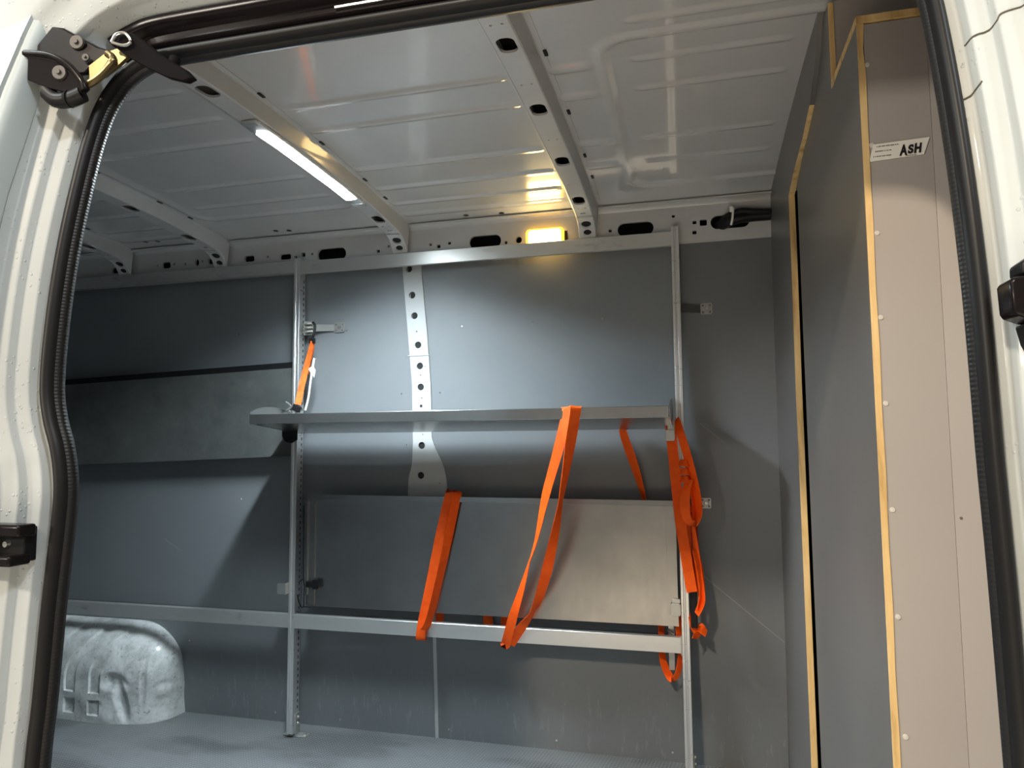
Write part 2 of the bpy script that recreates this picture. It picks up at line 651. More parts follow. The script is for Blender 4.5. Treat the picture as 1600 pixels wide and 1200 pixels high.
# roof outer skin above it
mb = MB()
mb.box(XR, 0.95, 0.82, 2.72, 2.03, 2.05)
mb.build('outer_skin', m_white, ceil, smooth=False)
# little drain holes near the seam
mb = MB()
for x, y in ((-0.816, 2.47), (-0.681, 2.48), (-1.61, 2.45), (-1.556, 2.46), (-2.222, 2.44), (-2.166, 2.445)):
    mb.disc((x, y, zceil(y) - 0.0008), (0, 0, -1), 0.010, 0.0008)
mb.build('plug', m_black, ceil)

# ------------------------------------------------------------------ far wall: body sheet behind, lining boards, roof rail
mb = MB()
zs = [-0.03, 0.0, 0.45, 0.83, 1.1, 1.31, 1.69, 1.83, 2.03]
mb.sweep([[(XR, yw(z) + 0.07, z), (0.95, yw(z) + 0.07, z), (0.95, yw(z) + 0.09, z), (XR, yw(z) + 0.09, z)] for z in zs])
wb = structure(mb.build('wall_back', m_shade), 'far side of the load space lined with grey laminate boards')


def board(x0, x1, z0, z1, name='lining_board', th=0.006):
    mb = MB()
    n = max(2, int((z1 - z0) / 0.08))
    rings = []
    for i in range(n + 1):
        z = z0 + (z1 - z0) * i / n
        y = yw(z)
        rings.append([(x0, y, z), (x1, y, z), (x1, y + th, z), (x0, y + th, z)])
    mb.sweep(rings)
    return mb.build(name, m_panel, wb)


board(XR, -1.052, 0.445, 1.826)
board(-1.049, -0.056, 0.445, 1.826)
board(-0.0555, XB, 0.0, 1.826)
board(XR, -1.0, 0.0, 0.443)
board(-0.986, -0.056, 0.0, 0.443)
# white body strip showing in the joint of the lower boards
mb = MB()
mb.sweep([[(-1.0, yw(z) + 0.001, z), (-0.985, yw(z) + 0.001, z), (-0.985, yw(z) + 0.004, z), (-1.0, yw(z) + 0.004, z)] for z in (0.0, 0.15, 0.3, 0.45)])
mb.sweep([[(-0.999, yw(z) - 0.003, z), (-0.986, yw(z) - 0.003, z), (-0.986, yw(z), z), (-0.999, yw(z), z)] for z in (0.0, 0.09)])
mb.sweep([[(-1.0, yw(z) - 0.004, z), (-0.975, yw(z) - 0.004, z), (-0.975, yw(z), z), (-1.0, yw(z), z)] for z in (0.40, 0.47)])
mb.build('joint_strip', m_post, wb)


def screw(x, z, parent, y=None, r=0.005, m=None, name='screw'):
    y = yw(z) if y is None else y
    mb = MB()
    mb.disc((x, y, z), (0, -1, 0), r, 0.0015, 14, r * 0.75)
    mb.disc((x, y - 0.0015, z), (0, -1, 0), r * 0.3, 0.0004, 6)
    return mb.build(name, m or m_screw, parent)


for x, z in ((-1.69, 0.035), (-1.40, 0.032), (-0.945, 0.036), (-0.53, 0.034), (-0.117, 0.032), (-1.355, 1.573), (-1.49, 1.462), (-0.865, 1.565),
             (-0.585, 1.566), (-0.325, 1.567), (-1.12, 1.312), (-0.96, 1.312), (-1.10, 1.112), (-0.985, 1.112), (-1.84, 0.893), (-1.85, 1.58), (-2.09, 0.30)):
    screw(x, z, wb, r=0.0045)

# roof rail (cant rail) with punched holes
def rail_map(u, v, d):
    # v 0..1 up the face
    return (u, 2.545 - 0.022 * (v - 1.826) / 0.118 + d, v)


outer = [(XR, 1.822), (XB, 1.822), (XB, 1.944), (XR, 1.944)]
H = [slot(-0.762, 1.881, 0.126, 0.046), slot(-0.196, 1.882, 0.128, 0.046), slot(0.13, 1.881, 0.13, 0.046),
     slot(-1.408, 1.882, 0.128, 0.046), slot(-1.618, 1.886, 0.052, 0.022, rad=0.008),
     slot(-2.197, 1.892, 0.045, 0.026, rad=0.010), slot(-1.965, 1.894, 0.046, 0.026, rad=0.010), slot(-1.787, 1.890, 0.048, 0.024, rad=0.009), slot(-2.46, 1.888, 0.045, 0.026, rad=0.01),
     circ(-2.042, 1.893, 0.011, ry=0.015), circ(-0.63, 1.877, 0.012), circ(-0.68, 1.871, 0.006, 12)]
for x, z, s in ((-1.204, 1.878, .013), (-1.158, 1.893, .009), (-0.983, 1.886, .010), (-0.95, 1.877, .014), (-0.905, 1.886, .012), (-0.287, 1.882, .011),
                (-0.288, 1.853, .013), (0.010, 1.887, .013), (0.040, 1.884, .024), (0.009, 1.853, .014), (-0.062, 1.914, .010), (-2.24, 1.893, .009), (-2.155, 1.893, .009),
                (-2.10, 1.890, .010), (-2.015, 1.896, .009), (-1.70, 1.892, .010), (-1.57, 1.881, .011), (-1.535, 1.888, .018), (-1.495, 1.888, .010), (-1.93, 1.896, .008)):
    H.append(slot(x, z, s, s * 0.9, n=2, rad=s * 0.15))
mb = MB()
ex = [(XR + i * 0.06, z) for i in range(1, 61) for z in (1.85, 1.935)]
perf(mb, outer, H, rail_map, 0.012, [p for p in ex if p[0] < XB - 0.01])
# rolled top edge meeting the roof
prof = [(2.523, 1.944), (2.519, 1.952), (2.512, 1.957), (2.505, 1.9585), (2.495, 1.9585), (2.495, 1.962), (2.53, 1.962)]
mb.sweep([[(x, y, z) for y, z in prof] for x in (XR, XB)], closed=False)
prof = [(2.545, 1.822), (2.550, 1.818), (2.56, 1.818)]
mb.sweep([[(x, y, z) for y, z in prof] for x in (XR, XB)], closed=False)
rail = tag(mb.build('roof_rail', m_bow), 'long pale grey steel roof side rail punched with slots above the grey wall boards', 'rail')
rail['kind'] = 'structure'

# ------------------------------------------------------------------ roof bows
BP = [(0.93, 1.905), (1.1, 1.938), (1.4, 1.954), (1.7, 1.957), (2.0, 1.950), (2.2, 1.939), (2.32, 1.928), (2.42, 1.916), (2.455, 1.908), (2.475, 1.900), (2.495, 1.882), (2.512, 1.856)]
# arc length table
SL = [0.0]
for (a, za), (b, zb_) in zip(BP, BP[1:]):
    SL.append(SL[-1] + math.hypot(b - a, zb_ - za))


def bow_pt(s):
    s = max(0, min(SL[-1], s))
    for i in range(len(BP) - 1):
        if s <= SL[i + 1]:
            t = (s - SL[i]) / (SL[i + 1] - SL[i])
            return BP[i][0] + t * (BP[i + 1][0] - BP[i][0]), BP[i][1] + t * (BP[i + 1][1] - BP[i][1])
    return BP[-1]


def s_of_y(y):
    for i in range(len(BP) - 1):
        if y <= BP[i + 1][0]:
            return SL[i] + (SL[i + 1] - SL[i]) * (y - BP[i][0]) / (BP[i + 1][0] - BP[i][0])
    return SL[-1]


def make_bow(cx, label):
    t = thing('roof_bow', label, 'roof bow', (cx, 1.7, 1.955), 'pressed steel roof bows across the ceiling')
    mb = MB()
    hw = 0.0275
    S = SL[-1]

    def mp(u, v, d):
        y, z = bow_pt(u)
        return (cx + v, y, z + d)
    N = 48
    outer = [(S * i / N, -hw) for i in range(N + 1)] + [(S * (N - i) / N, hw) for i in range(N + 1)]
    holes = []
    for y in (1.385, 1.695, 2.02, 2.315, 1.10):
        holes.append(slot(s_of_y(y), 0, 0.062, 0.040, rad=0.017))
    for y in (1.30, 1.56, 1.87, 2.19, 2.375):
        for v in (-0.011, 0.013):
            holes.append(circ(s_of_y(y), v, 0.0032, 10))
    holes.append(slot(s_of_y(2.415), 0.0, 0.010, 0.018, n=2, rad=0.002))
    holes.append(circ(S - 0.052, 0.0, 0.016, ry=0.018))
    holes.append(circ(S - 0.018, 0.001, 0.0125, ry=0.015))
    perf(mb, outer, holes, mp, 0.006, [(S * i / N, v) for i in range(1, N) for v in (-0.0262, 0.0262)])
    # sloping sides and flanges
    for sgn in (-1, 1):
        rings = []
        for i in range(N + 1):
            y, z = bow_pt(S * i / N)
            zt = zceil(min(y, 2.5)) - 0.0015
            rings.append([(cx + sgn * hw, y, z), (cx + sgn * (hw + 0.003), y, z + 0.002), (cx + sgn * 0.0405, y, max(zt - 0.002, z + 0.003)),
                          (cx + sgn * 0.043, y, zt), (cx + sgn * 0.056, y, zt), (cx + sgn * 0.056, y, zt + 0.001)])
        mb.sweep(rings, closed=False)
    mb.build('channel', m_bow, t, angle=0.5)
    # black sheets paint the shade inside the channel and behind its holes
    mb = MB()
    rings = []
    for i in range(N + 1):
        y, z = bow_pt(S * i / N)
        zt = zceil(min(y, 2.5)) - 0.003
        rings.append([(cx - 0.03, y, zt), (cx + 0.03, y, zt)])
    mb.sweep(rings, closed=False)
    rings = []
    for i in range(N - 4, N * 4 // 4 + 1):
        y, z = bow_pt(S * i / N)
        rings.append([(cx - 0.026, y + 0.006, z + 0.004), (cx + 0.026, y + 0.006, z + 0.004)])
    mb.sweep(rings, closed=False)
    mb.build('shade_lining', m_shade, t)
    # joint lip of the end bracket + weld tabs
    mb = MB()
    y, z = bow_pt(s_of_y(2.435))
    mb.box(cx - 0.029, cx + 0.029, y, y + 0.05, z - 0.0035, z - 0.001, None)
    mb.build('bracket_lip', m_bow, t, bevel=0.001)
    for y in (1.22, 1.50, 1.80, 2.08, 2.24):
        mb = MB()
        mb.box(cx + 0.052, cx + 0.061, y, y + 0.026, zceil(y) - 0.004, zceil(y) - 0.0005)
        mb.build('mastic_dab', m_black, t, bevel=0.0015)
    return t


bow_labels = {'first': 'pale steel roof bow with rounded slots ending just right of the glowing amber lamp',
              'second': 'pale steel roof bow carrying the lit white LED strip',
              'third': 'pale steel roof bow next beyond the LED strip, ending above the left shelving bay',
              'fourth': 'short visible steel roof bow farthest towards the rear, half behind the door seal'}
for cx, kx in BOWS:
    make_bow(cx, bow_labels[kx])

# ------------------------------------------------------------------ LED strip light
led = thing('led_strip_light', 'long narrow LED strip light glowing white on the underside of a roof bow', 'ceiling light', (-1.10, 1.85, 1.95))
mb = MB()
rings, rings2 = [], []
for i in range(13):
    y = 1.555 + (2.155 - 1.555) * i / 12
    z = interp(BP, y)
    rings.append([(-1.124, y, z - 0.001), (-1.124, y, z - 0.008), (-1.122, y, z - 0.009), (-1.078, y, z - 0.009), (-1.076, y, z - 0.008), (-1.076, y, z - 0.001)])
    if 0 < i < 12:
        rings2.append([(-1.1205, y, z - 0.0085), (-1.119, y, z - 0.012), (-1.100, y, z - 0.0135), (-1.081, y, z - 0.012), (-1.0795, y, z - 0.0085)])
mb.sweep(rings)
mb.build('housing', m_alu, led)
mb = MB()
mb.sweep(rings2)
mb.build('diffuser', m_led, led)
ll = bpy.data.lights.new('led_light', 'AREA')
ll.shape = 'RECTANGLE'
ll.size, ll.size_y = 0.034, 0.57
ll.energy = LED_W
ll.spread = math.radians(142)
ll.color = (0.80, 0.93, 1.0)
lo = bpy.data.objects.new('led_light', ll)
COL.objects.link(lo)
lo.location = (-1.10, 1.855, 1.939)
lo.rotation_euler = (math.radians(-1.2), 0, 0)
lo.parent = led
lo.matrix_parent_inverse = Matrix.Translation(led.location).inverted()
mb = MB()
mb.box(-1.122, -1.078, 1.540, 1.560, 1.944, 1.953)
mb.build('end_clip', m_alu, led, bevel=0.001)
mb = MB()
mb.box(-1.122, -1.078, 2.150, 2.166, 1.930, 1.940)
mb.build('end_clip', m_alu, led, bevel=0.001)

# ------------------------------------------------------------------ amber interior lamp on the rail
al = thing('interior_lamp', 'small rectangular lamp glowing warm yellow on the roof rail', 'lamp', (-0.527, 2.53, 1.87))
R = [slot(-0.527, 1.868, 0.142, 0.078, rad=0.014)][0]
mb = MB()
mb.prism([(x, 2.532, z) for x, z in slot(-0.522, 1.868, 0.156, 0.088, rad=0.016)], (0, 0.012, 0))
mb.build('base', m_black, al)
mb = MB()
rings = []
for s, y in ((1.0, 2.532), (1.0, 2.518), (0.96, 2.513), (0.86, 2.512)):
    rings.append([(-0.527 + (x + 0.527) * s, y, 1.868 + (z - 1.868) * s) for x, z in R])
mb.sweep(rings, caps=False)
mb.build('rim', m_amber_rim, al)
mb = MB()
mb.prism([(-0.527 + (x + 0.527) * 0.86, 2.514, 1.868 + (z - 1.868) * 0.84) for x, z in R], (0, 0.01, 0))
mb.build('lens', m_amber, al)

# ------------------------------------------------------------------ cable bundle at the end of the rail
cb = thing('cable_bundle', 'black taped wiring loom coming out of a roof rail slot by the bulkhead', 'cable', (0.17, 2.52, 1.88))
mb = MB()
mb.tube(catmull([(0.095, 2.56, 1.872), (0.12, 2.525, 1.876), (0.15, 2.512, 1.882), (0.20, 2.512, 1.886), (0.262, 2.512, 1.886)]), [0.020] * 25, 12)
mb.tube(catmull([(0.10, 2.545, 1.885), (0.13, 2.505, 1.894), (0.165, 2.50, 1.902), (0.205, 2.50, 1.897), (0.262, 2.505, 1.893)]), 0.012, 10)
mb.build('loom', m_black, cb)
mb = MB()
mb.tube(catmull([(0.132, 2.50, 1.858), (0.136, 2.486, 1.876), (0.138, 2.487, 1.895), (0.140, 2.492, 1.915)]), 0.004, 8)
mb.box(0.128, 0.138, 2.484, 2.494, 1.900, 1.918)
tag(mb.build('cable_tie', m_tag, cb), 'white cable tie')

# ------------------------------------------------------------------ body post with round holes between the wall boards
def post_map(u, v, d):
    return (u, yw(v) - 0.006 + d, v)


L = [(-1.107, 1.826), (-1.087, 1.55), (-1.073, 1.348), (-1.072, 1.124), (-1.075, 1.05), (-1.080, 1.02), (-1.090, 0.985), (-1.093, 0.90), (-1.093, 0.62)]
Rr = [(-0.93, 0.62), (-0.930, 0.925), (-0.935, 0.985), (-0.945, 1.025), (-0.962, 1.062), (-0.982, 1.10), (-0.994, 1.14), (-0.996, 1.346), (-1.007, 1.546), (-1.029, 1.826)]
holes = [circ(x, z, 0.0133, 20) for x, z in ((-1.079, 1.806), (-1.066, 1.696), (-1.058, 1.615), (-1.045, 1.5), (-1.039, 1.418), (-1.037, 1.336), (-1.033, 1.186), (-1.036, 1.109), (-1.039, 0.994))]
holes[0] = circ(-1.078, 1.800, 0.0133, 20)
for x, z in ((-1.050, 1.553), (-1.037, 1.382), (-1.034, 1.293), (-1.031, 1.152), (-0.962, 0.965), (-1.018, 1.416)):
    holes.append(circ(x, z, 0.0028, 8))
holes.append(slot(-1.037, 1.262, 0.011, 0.011, n=2, rad=0.001))
mb = MB()
ex = []
for i in range(1, 30):
    z = 0.62 + (1.826 - 0.62) * i / 30
    ex.append((-1.055 + 0.0 * z, z))
perf(mb, L[::-1] + Rr[::-1], holes, post_map, 0.006, ex)
post = mb.build('wall_post', m_post)
tag(post, 'white painted body post with a row of round holes, flaring at its foot', 'post')
mb = MB()
mb.box(-1.088, -0.998, yw(1.463) - 0.0085, yw(1.463) - 0.005, 1.458, 1.4605)
mb.build('seam', m_bow, post)
mb = MB()  # black strip behind the post holes, their shade put into its colour
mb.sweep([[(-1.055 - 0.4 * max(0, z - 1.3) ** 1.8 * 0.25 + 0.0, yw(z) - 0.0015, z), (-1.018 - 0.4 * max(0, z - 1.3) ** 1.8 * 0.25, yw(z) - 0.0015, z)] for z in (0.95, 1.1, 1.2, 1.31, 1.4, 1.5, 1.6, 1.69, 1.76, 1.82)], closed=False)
mb.build('hole_shade', m_shade, post)

# ------------------------------------------------------------------ wheel arch
rd = random.Random(3)
DENTS = [(rd.uniform(-2.36, -2.13), rd.uniform(0.02, 0.26), rd.uniform(0.012, 0.03), rd.choice((-1, 1)) * rd.uniform(0.001, 0.0028)) for _ in range(26)]


def wheel_arch():
    mb = MB()
    plan = [(-2.120, 2.635), (-2.121, 2.60), (-2.128, 2.56), (-2.145, 2.525), (-2.175, 2.495), (-2.215, 2.475), (-2.27, 2.46), (-2.33, 2.450), (-2.39, 2.446),
            (-2.46, 2.446), (-2.52, 2.448), (-2.60, 2.452), (-2.75, 2.452), (-2.95, 2.452), (-3.1, 2.50), (-3.15, 2.635)]
    P = catmull([(x, y, 0) for x, y in plan], 34)
    NV = 110
    rows = []
    for p in P:
        cxx = max(-2.95, min(-2.345, p.x))
        C = Vector((cxx, 2.66, 0))
        row = []
        for j in range(NV + 1):
            t = j / NV
            if t < 0.45:
                z = 0.17 * t / 0.45
                ph = 0.0
            else:
                ph = (t - 0.45) / 0.55 * math.pi / 2
                z = 0.17 + (0.378 - 0.17) * math.sin(ph)
            hh = math.cos(ph) ** 0.85 if ph < math.pi / 2 - 1e-6 else 0
            q = C + (p - C) * hh
            q.z = z
            # pressed strips in the face
            x, e = q.x, 0.0
            for cx0 in (-2.533, -2.407, -2.66):
                cxx2 = cx0 + 0.13 * smooth01((z - 0.19) / 0.22) * 1.0
                dx = abs(x - cxx2)
                if z > 0.115:
                    e = min(e, -0.009 * smooth01((0.029 - dx) / 0.0035) * smooth01((z - 0.113) / 0.0035) * (1 - smooth01((z - 0.345) / 0.02)))
                elif z > 0.02:
                    e = min(e, -0.008 * smooth01((0.029 - dx) / 0.004) * smooth01((z - 0.028) / 0.004) * (1 - smooth01((z - 0.085) / 0.004)))
            # dents near the front end
            d1 = math.hypot((x + 2.325) / 0.055, (z - 0.165) / 0.035)
            d2 = math.hypot((x + 2.275 + 0.25 * (z - 0.06)) / 0.028, (z - 0.085) / 0.07)
            d3 = math.hypot((x + 2.20) / 0.012, (z - 0.16) / 0.09)
            e -= 0.018 * smooth01(1.25 - d1) + 0.020 * smooth01(1.3 - d2) + 0.006 * smooth01(1.3 - d3)
            e += 0.003 * math.sin(x * 31 + z * 17) * math.sin(z * 29) * (1 - ph / 1.5708)
            for (ax_, az_, ar_, ad_) in DENTS:
                dd = math.hypot(x - ax_, z - az_) / ar_
                if dd < 1.3:
                    e += ad_ * smooth01(1.3 - dd) * (1 - ph / 1.5708)
            n = Vector((p.x - C.x, p.y - C.y, 0))
            n = n.normalized() * math.cos(ph) + Vector((0, 0, math.sin(ph)))
            w_ = q + n * e * (1 if z > 0.004 else 0)
            w_.y = min(w_.y, yw(w_.z) + 0.003)
            row.append(w_)
        rows.append(row)
    mb.sweep(rows, closed=False)
    # flange where it meets floor
    return mb.build('wheel_arch', m_arch, angle=1.0)


tag(wheel_arch(), 'scuffed white painted wheel arch with pressed strips and dents on the floor', 'wheel arch')

# ------------------------------------------------------------------ shelving racks
def upright_mb(x0, x1, y0, y1, z0, z1):
    mb = MB()
    w = x1 - x0
    # C channel with a groove in the front face
    prof = [(x0, y0), (x0 + w * 0.34, y0), (x0 + w * 0.38, y0 + 0.005), (x0 + w * 0.56, y0 + 0.005), (x0 + w * 0.60, y0), (x1, y0), (x1, y0 + 0.002)]
    back = [(x1, y1), (x1 - 0.002, y1), (x1 - 0.002, y0 + 0.007), (x0 + 0.002, y0 + 0.007), (x0 + 0.002, y1), (x0, y1)]
    pr = prof + back
    mb.sweep([[(x, y, z0) for x, y in pr], [(x, y, z1) for x, y in pr]])
    return mb


rack = thing('shelving_rack', 'aluminium shelving rack frame with two uprights on the load floor', 'shelving rack', (-0.8, 2.52, 0))
XL0, XL1 = -1.556, -1.530
XRa, XRb = -0.071, -0.045
upright_mb(XL0, XL1, 2.50, 2.545, 0.012, 1.866).build('upright', m_alu, rack, bevel=0.0008)
upright_mb(XRa, XRb, 2.50, 2.545, 0.0, 1.870).build('upright', m_alu, rack, bevel=0.0008)
# perforations on the side of the left upright: a dark row of slots
mb = MB()
for i in range(72):
    z = 0.10 + i * 0.0235
    mb.box(XL1 - 0.0005, XL1 + 0.0006, 2.530, 2.535, z, z + 0.011)
mb.build('perforation', m_black, rack)


def rail_mb(x0, x1, z0, z1, y0=2.500, d=0.022):
    mb = MB()
    mb.add([(x0, y0 + d, z0), (x0, y0 + 0.0, z0 + 0.002), (x0, y0 + 0.0, z1 - 0.002), (x0, y0 + 0.002, z1), (x0, y0 + d, z1), (x0, y0 + d, z1 - 0.002), (x0, y0 + 0.004, z1 - 0.004), (x0, y0 + 0.004, z0 + 0.004), (x0, y0 + d, z0 + 0.002),
            (x1, y0 + d, z0), (x1, y0 + 0.0, z0 + 0.002), (x1, y0 + 0.0, z1 - 0.002), (x1, y0 + 0.002, z1), (x1, y0 + d, z1), (x1, y0 + d, z1 - 0.002), (x1, y0 + 0.004, z1 - 0.004), (x1, y0 + 0.004, z0 + 0.004), (x1, y0 + d, z0 + 0.002)],
           [(i, (i + 1) % 9, (i + 1) % 9 + 9, i + 9) for i in range(9)] + [tuple(range(9)), tuple(range(17, 8, -1))])
    return mb


rail_mb(XL1 + 0.0, XRa, 1.800, 1.852, d=0.009).build('top_rail', m_rail, rack)
rail_mb(XL1 + 0.001, XRa + 0.001, 0.408, 0.462).build('bottom_rail', m_rail, rack)
mb = MB()
mb.box(XRa - 0.004, XRa + 0.0005, 2.4985, 2.51, 0.404, 0.466)
mb.build('end_cap', m_zinc, rack, bevel=0.001)
# feet
for x0, x1 in ((XL0, XL1), (XRa, XRb)):
    mb = MB()
    cx = (x0 + x1) / 2
    z0 = 0.0005
    mb.box(cx - 0.038, cx + 0.062, 2.515, 2.55, z0, z0 + 0.004)
    mb.box(x1 + 0.0002, x1 + 0.004, 2.515, 2.55, z0 + 0.004, 0.085)
    o = mb.build('foot_bracket', m_zinc, rack, bevel=0.0012)
    for z in (0.045, 0.068):
        mb = MB()
        mb.disc((x1 + 0.004, 2.532, z), (1, -0.3, 0), 0.007, 0.006, 12, 0.005)
        mb.build('bolt', m_screw, o)
    for x in (cx - 0.025, cx + 0.048):
        mb = MB()
        mb.disc((x, 2.532, z0 + 0.004), (0, 0, 1), 0.007, 0.004, 12, 0.005)
        mb.build('bolt', m_screw, o)

rack2 = thing('shelving_rack', 'dim aluminium rack rails running behind the rear door seal above the wheel arch', 'shelving rack', (-2.4, 2.52, 0))
rail_mb(-3.2, XL0 - 0.001, 1.806, 1.856, 2.502).build('top_rail', m_rail, rack2)
rail_mb(-3.2, XL0 - 0.001, 0.408, 0.462, 2.502).build('bottom_rail', m_rail, rack2)
upright_mb(-3.22, -3.20, 2.50, 2.545, 0.0, 1.866).build('upright', m_alu, rack2)


# ---- main sloping shelf
sh = thing('shelf', 'long galvanised shelf tray with front lip between the two uprights', 'shelf', (-0.8, 2.35, 1.19))
SX0, SX1 = -1.535, -0.085
mb = MB()
mb.prism([(SX0, 2.203, 1.194), (SX0, 2.505, 1.160), (SX0, 2.505, 1.162), (SX0, 2.203, 1.196)], (SX1 - SX0, 0, 0))
mb.build('tray', m_galv, sh)
mb = MB()
pr = [(2.200, 1.190), (2.1985, 1.192), (2.1985, 1.224), (2.2, 1.2255), (2.210, 1.2255), (2.210, 1.2235), (2.2005, 1.2235), (2.2005, 1.192), (2.222, 1.192), (2.222, 1.190)]
mb.sweep([[(x, y, z) for y, z in pr] for x in (SX0, SX1)])
mb.build('front_lip', m_galv, sh)
mb = MB()
mb.box(SX0 + 0.003, SX1 - 0.003, 2.503, 2.506, 1.160, 1.19)
mb.build('rear_lip', m_galv, sh)
# arched end plate on the left
prof = [(2.2, 1.192), (2.2, 1.229), (2.215, 1.238), (2.25, 1.249), (2.30, 1.257), (2.36, 1.257), (2.40, 1.252), (2.44, 1.245), (2.47, 1.238), (2.506, 1.228), (2.506, 1.160)]
mb = MB()
mb.prism([(SX0, y, z) for y, z in prof], (-0.002, 0, 0))
mb.build('end_plate', m_galv, sh)
mb = MB()
mb.prism([(SX1 + 0.002, y, z) for y, z in [(2.22, 1.192), (2.22, 1.222), (2.30, 1.24), (2.40, 1.258), (2.45, 1.262), (2.48, 1.250), (2.506, 1.22), (2.506, 1.160)]], (0.002, 0, 0))
mb.build('end_plate', m_galv, sh)
# hanging arms of the shelf
mb = MB()
mb.prism([(-1.572, 2.46, 1.19), (-1.572, 2.46, 1.150), (-1.558, 2.46, 1.128), (-1.530, 2.46, 1.122), (-1.505, 2.46, 1.135), (-1.505, 2.46, 1.19)], (0, 0.004, 0))
mb.build('bracket', m_black, sh, bevel=0.001)
mb = MB()
mb.prism([(x, 2.452, z) for x, z in slot(-0.0905, 1.138, 0.032, 0.038, rad=0.007)], (0, 0.003, 0))
mb.box(-0.098, -0.074, 2.455, 2.475, 1.157, 1.19)
mb.box(-0.0775, -0.0745, 2.44, 2.51, 1.15, 1.262)
mb.build('bracket', m_zinc, sh, bevel=0.001)

# ---- folded shelf panel standing upright above the bottom rail
fp = thing('folded_shelf', 'galvanised shelf panel folded upright above the bottom rail, with orange straps across it', 'shelf', (-0.8, 2.5, 0.49))
mb = MB()
a, b_ = -1.478, -0.080
mb.hexa([(a, 2.503, 0.497), (b_, 2.503, 0.497), (b_, 2.503, 0.915), (a, 2.503, 0.922)], [(a, 2.505, 0.497), (b_, 2.505, 0.497), (b_, 2.505, 0.915), (a, 2.505, 0.922)])
mb.build('panel', m_galv, fp)
mb = MB()
mb.hexa([(a, 2.488, 0.905), (b_, 2.488, 0.898), (b_, 2.490, 0.917), (a, 2.490, 0.924)], [(a, 2.5035, 0.905), (b_, 2.5035, 0.898), (b_, 2.5035, 0.917), (a, 2.5035, 0.924)])
mb.build('top_lip', m_galv, fp, bevel=0.0008)
for x0, x1 in ((a, a + 0.034), (b_ - 0.034, b_)):
    mb = MB()
    mb.box(x0, x1, 2.498, 2.5028, 0.499 if x0 < -1 else 0.54, 0.898)
    mb.box(x0 if x0 < -1 else x1 - 0.006, x0 + 0.006 if x0 < -1 else x1, 2.492, 2.4982, 0.54, 0.898)
    mb.disc(((x0 + x1) / 2 - 0.004, 2.4978, 0.60), (0, -1, 0), 0.004, 0.0006, 10)
    mb.disc(((x0 + x1) / 2 - 0.004, 2.4978, 0.79), (0, -1, 0), 0.003, 0.0006, 10)
    mb.build('side_flange', m_galv, fp, bevel=0.0006)
mb = MB()
mb.prism([(x, 2.485, z) for x, z in slot(-0.0885, 0.555, 0.034, 0.042, rad=0.008)], (0, 0.004, 0))
mb.box(-0.10, -0.073, 2.489, 2.499, 0.576, 0.59)
mb.build('hinge_tab', m_zinc, fp, bevel=0.0008)
mb = MB()
mb.prism([(x, 2.484, z) for x, z in slot(-1.432, 0.583, 0.030, 0.036, rad=0.008)], (0, 0.004, 0))
mb.box(-1.475, -1.44, 2.487, 2.499, 0.570, 0.592)
mb.build('hinge_tab', m_black, fp, bevel=0.0008)

# tab of the neighbouring bay on the left upright
mb = MB()
mb.prism([(x, 2.485, z) for x, z in slot(-1.580, 0.560, 0.034, 0.042, rad=0.006)], (0, 0.003, 0))
mb.box(-1.566, -1.557, 2.480, 2.51, 0.540, 0.581)
mb.build('hinge_tab', m_zinc, rack2, bevel=0.0008)

# ---- folded shelf of the left bay (dark, tilted)
fs_ = thing('folded_shelf', 'dark scuffed sheet shelf folded up and tilted in the shadowed left bay', 'shelf', (-2.3, 2.5, 1.05))
k_t = (1.388 - 1.426) / (2.70 - 1.547)


def tl(x, z0):   # height along the tilt
    return z0 + (x + 1.547) * (-k_t)


xa, xb = -3.15, -1.5575
mb = MB()
mb.hexa([(xa, 2.515, tl(xa, 1.073)), (xb, 2.515, tl(xb, 1.073)), (xb, 2.515, tl(xb, 1.424)), (xa, 2.515, tl(xa, 1.424))],
        [(xa, 2.518, tl(xa, 1.073)), (xb, 2.518, tl(xb, 1.073)), (xb, 2.518, tl(xb, 1.424)), (xa, 2.518, tl(xa, 1.424))])
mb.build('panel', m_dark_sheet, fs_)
mb = MB()  # black strip paints the shadow gap above the panel
mb.hexa([(xa, 2.518, tl(xa, 1.424)), (xb, 2.518, tl(xb, 1.424)), (xb, 2.518, tl(xb, 1.448)), (xa, 2.518, tl(xa, 1.448))],
        [(xa, 2.546, tl(xa, 1.424)), (xb, 2.546, tl(xb, 1.424)), (xb, 2.546, tl(xb, 1.448)), (xa, 2.546, tl(xa, 1.448))])
tag(mb.build('top_lip', m_black, fs_), 'top lip painted black for its shadow')
mb = MB()
mb.hexa([(xa, 2.510, tl(xa, 1.072)), (xb, 2.510, tl(xb, 1.072)), (xb, 2.510, tl(xb, 1.076)), (xa, 2.510, tl(xa, 1.076))],
        [(xa, 2.545, tl(xa, 1.068)), (xb, 2.545, tl(xb, 1.068)), (xb, 2.545, tl(xb, 1.072)), (xa, 2.545, tl(xa, 1.072))])
mb.build('bottom_lip', m_dark_sheet, fs_)

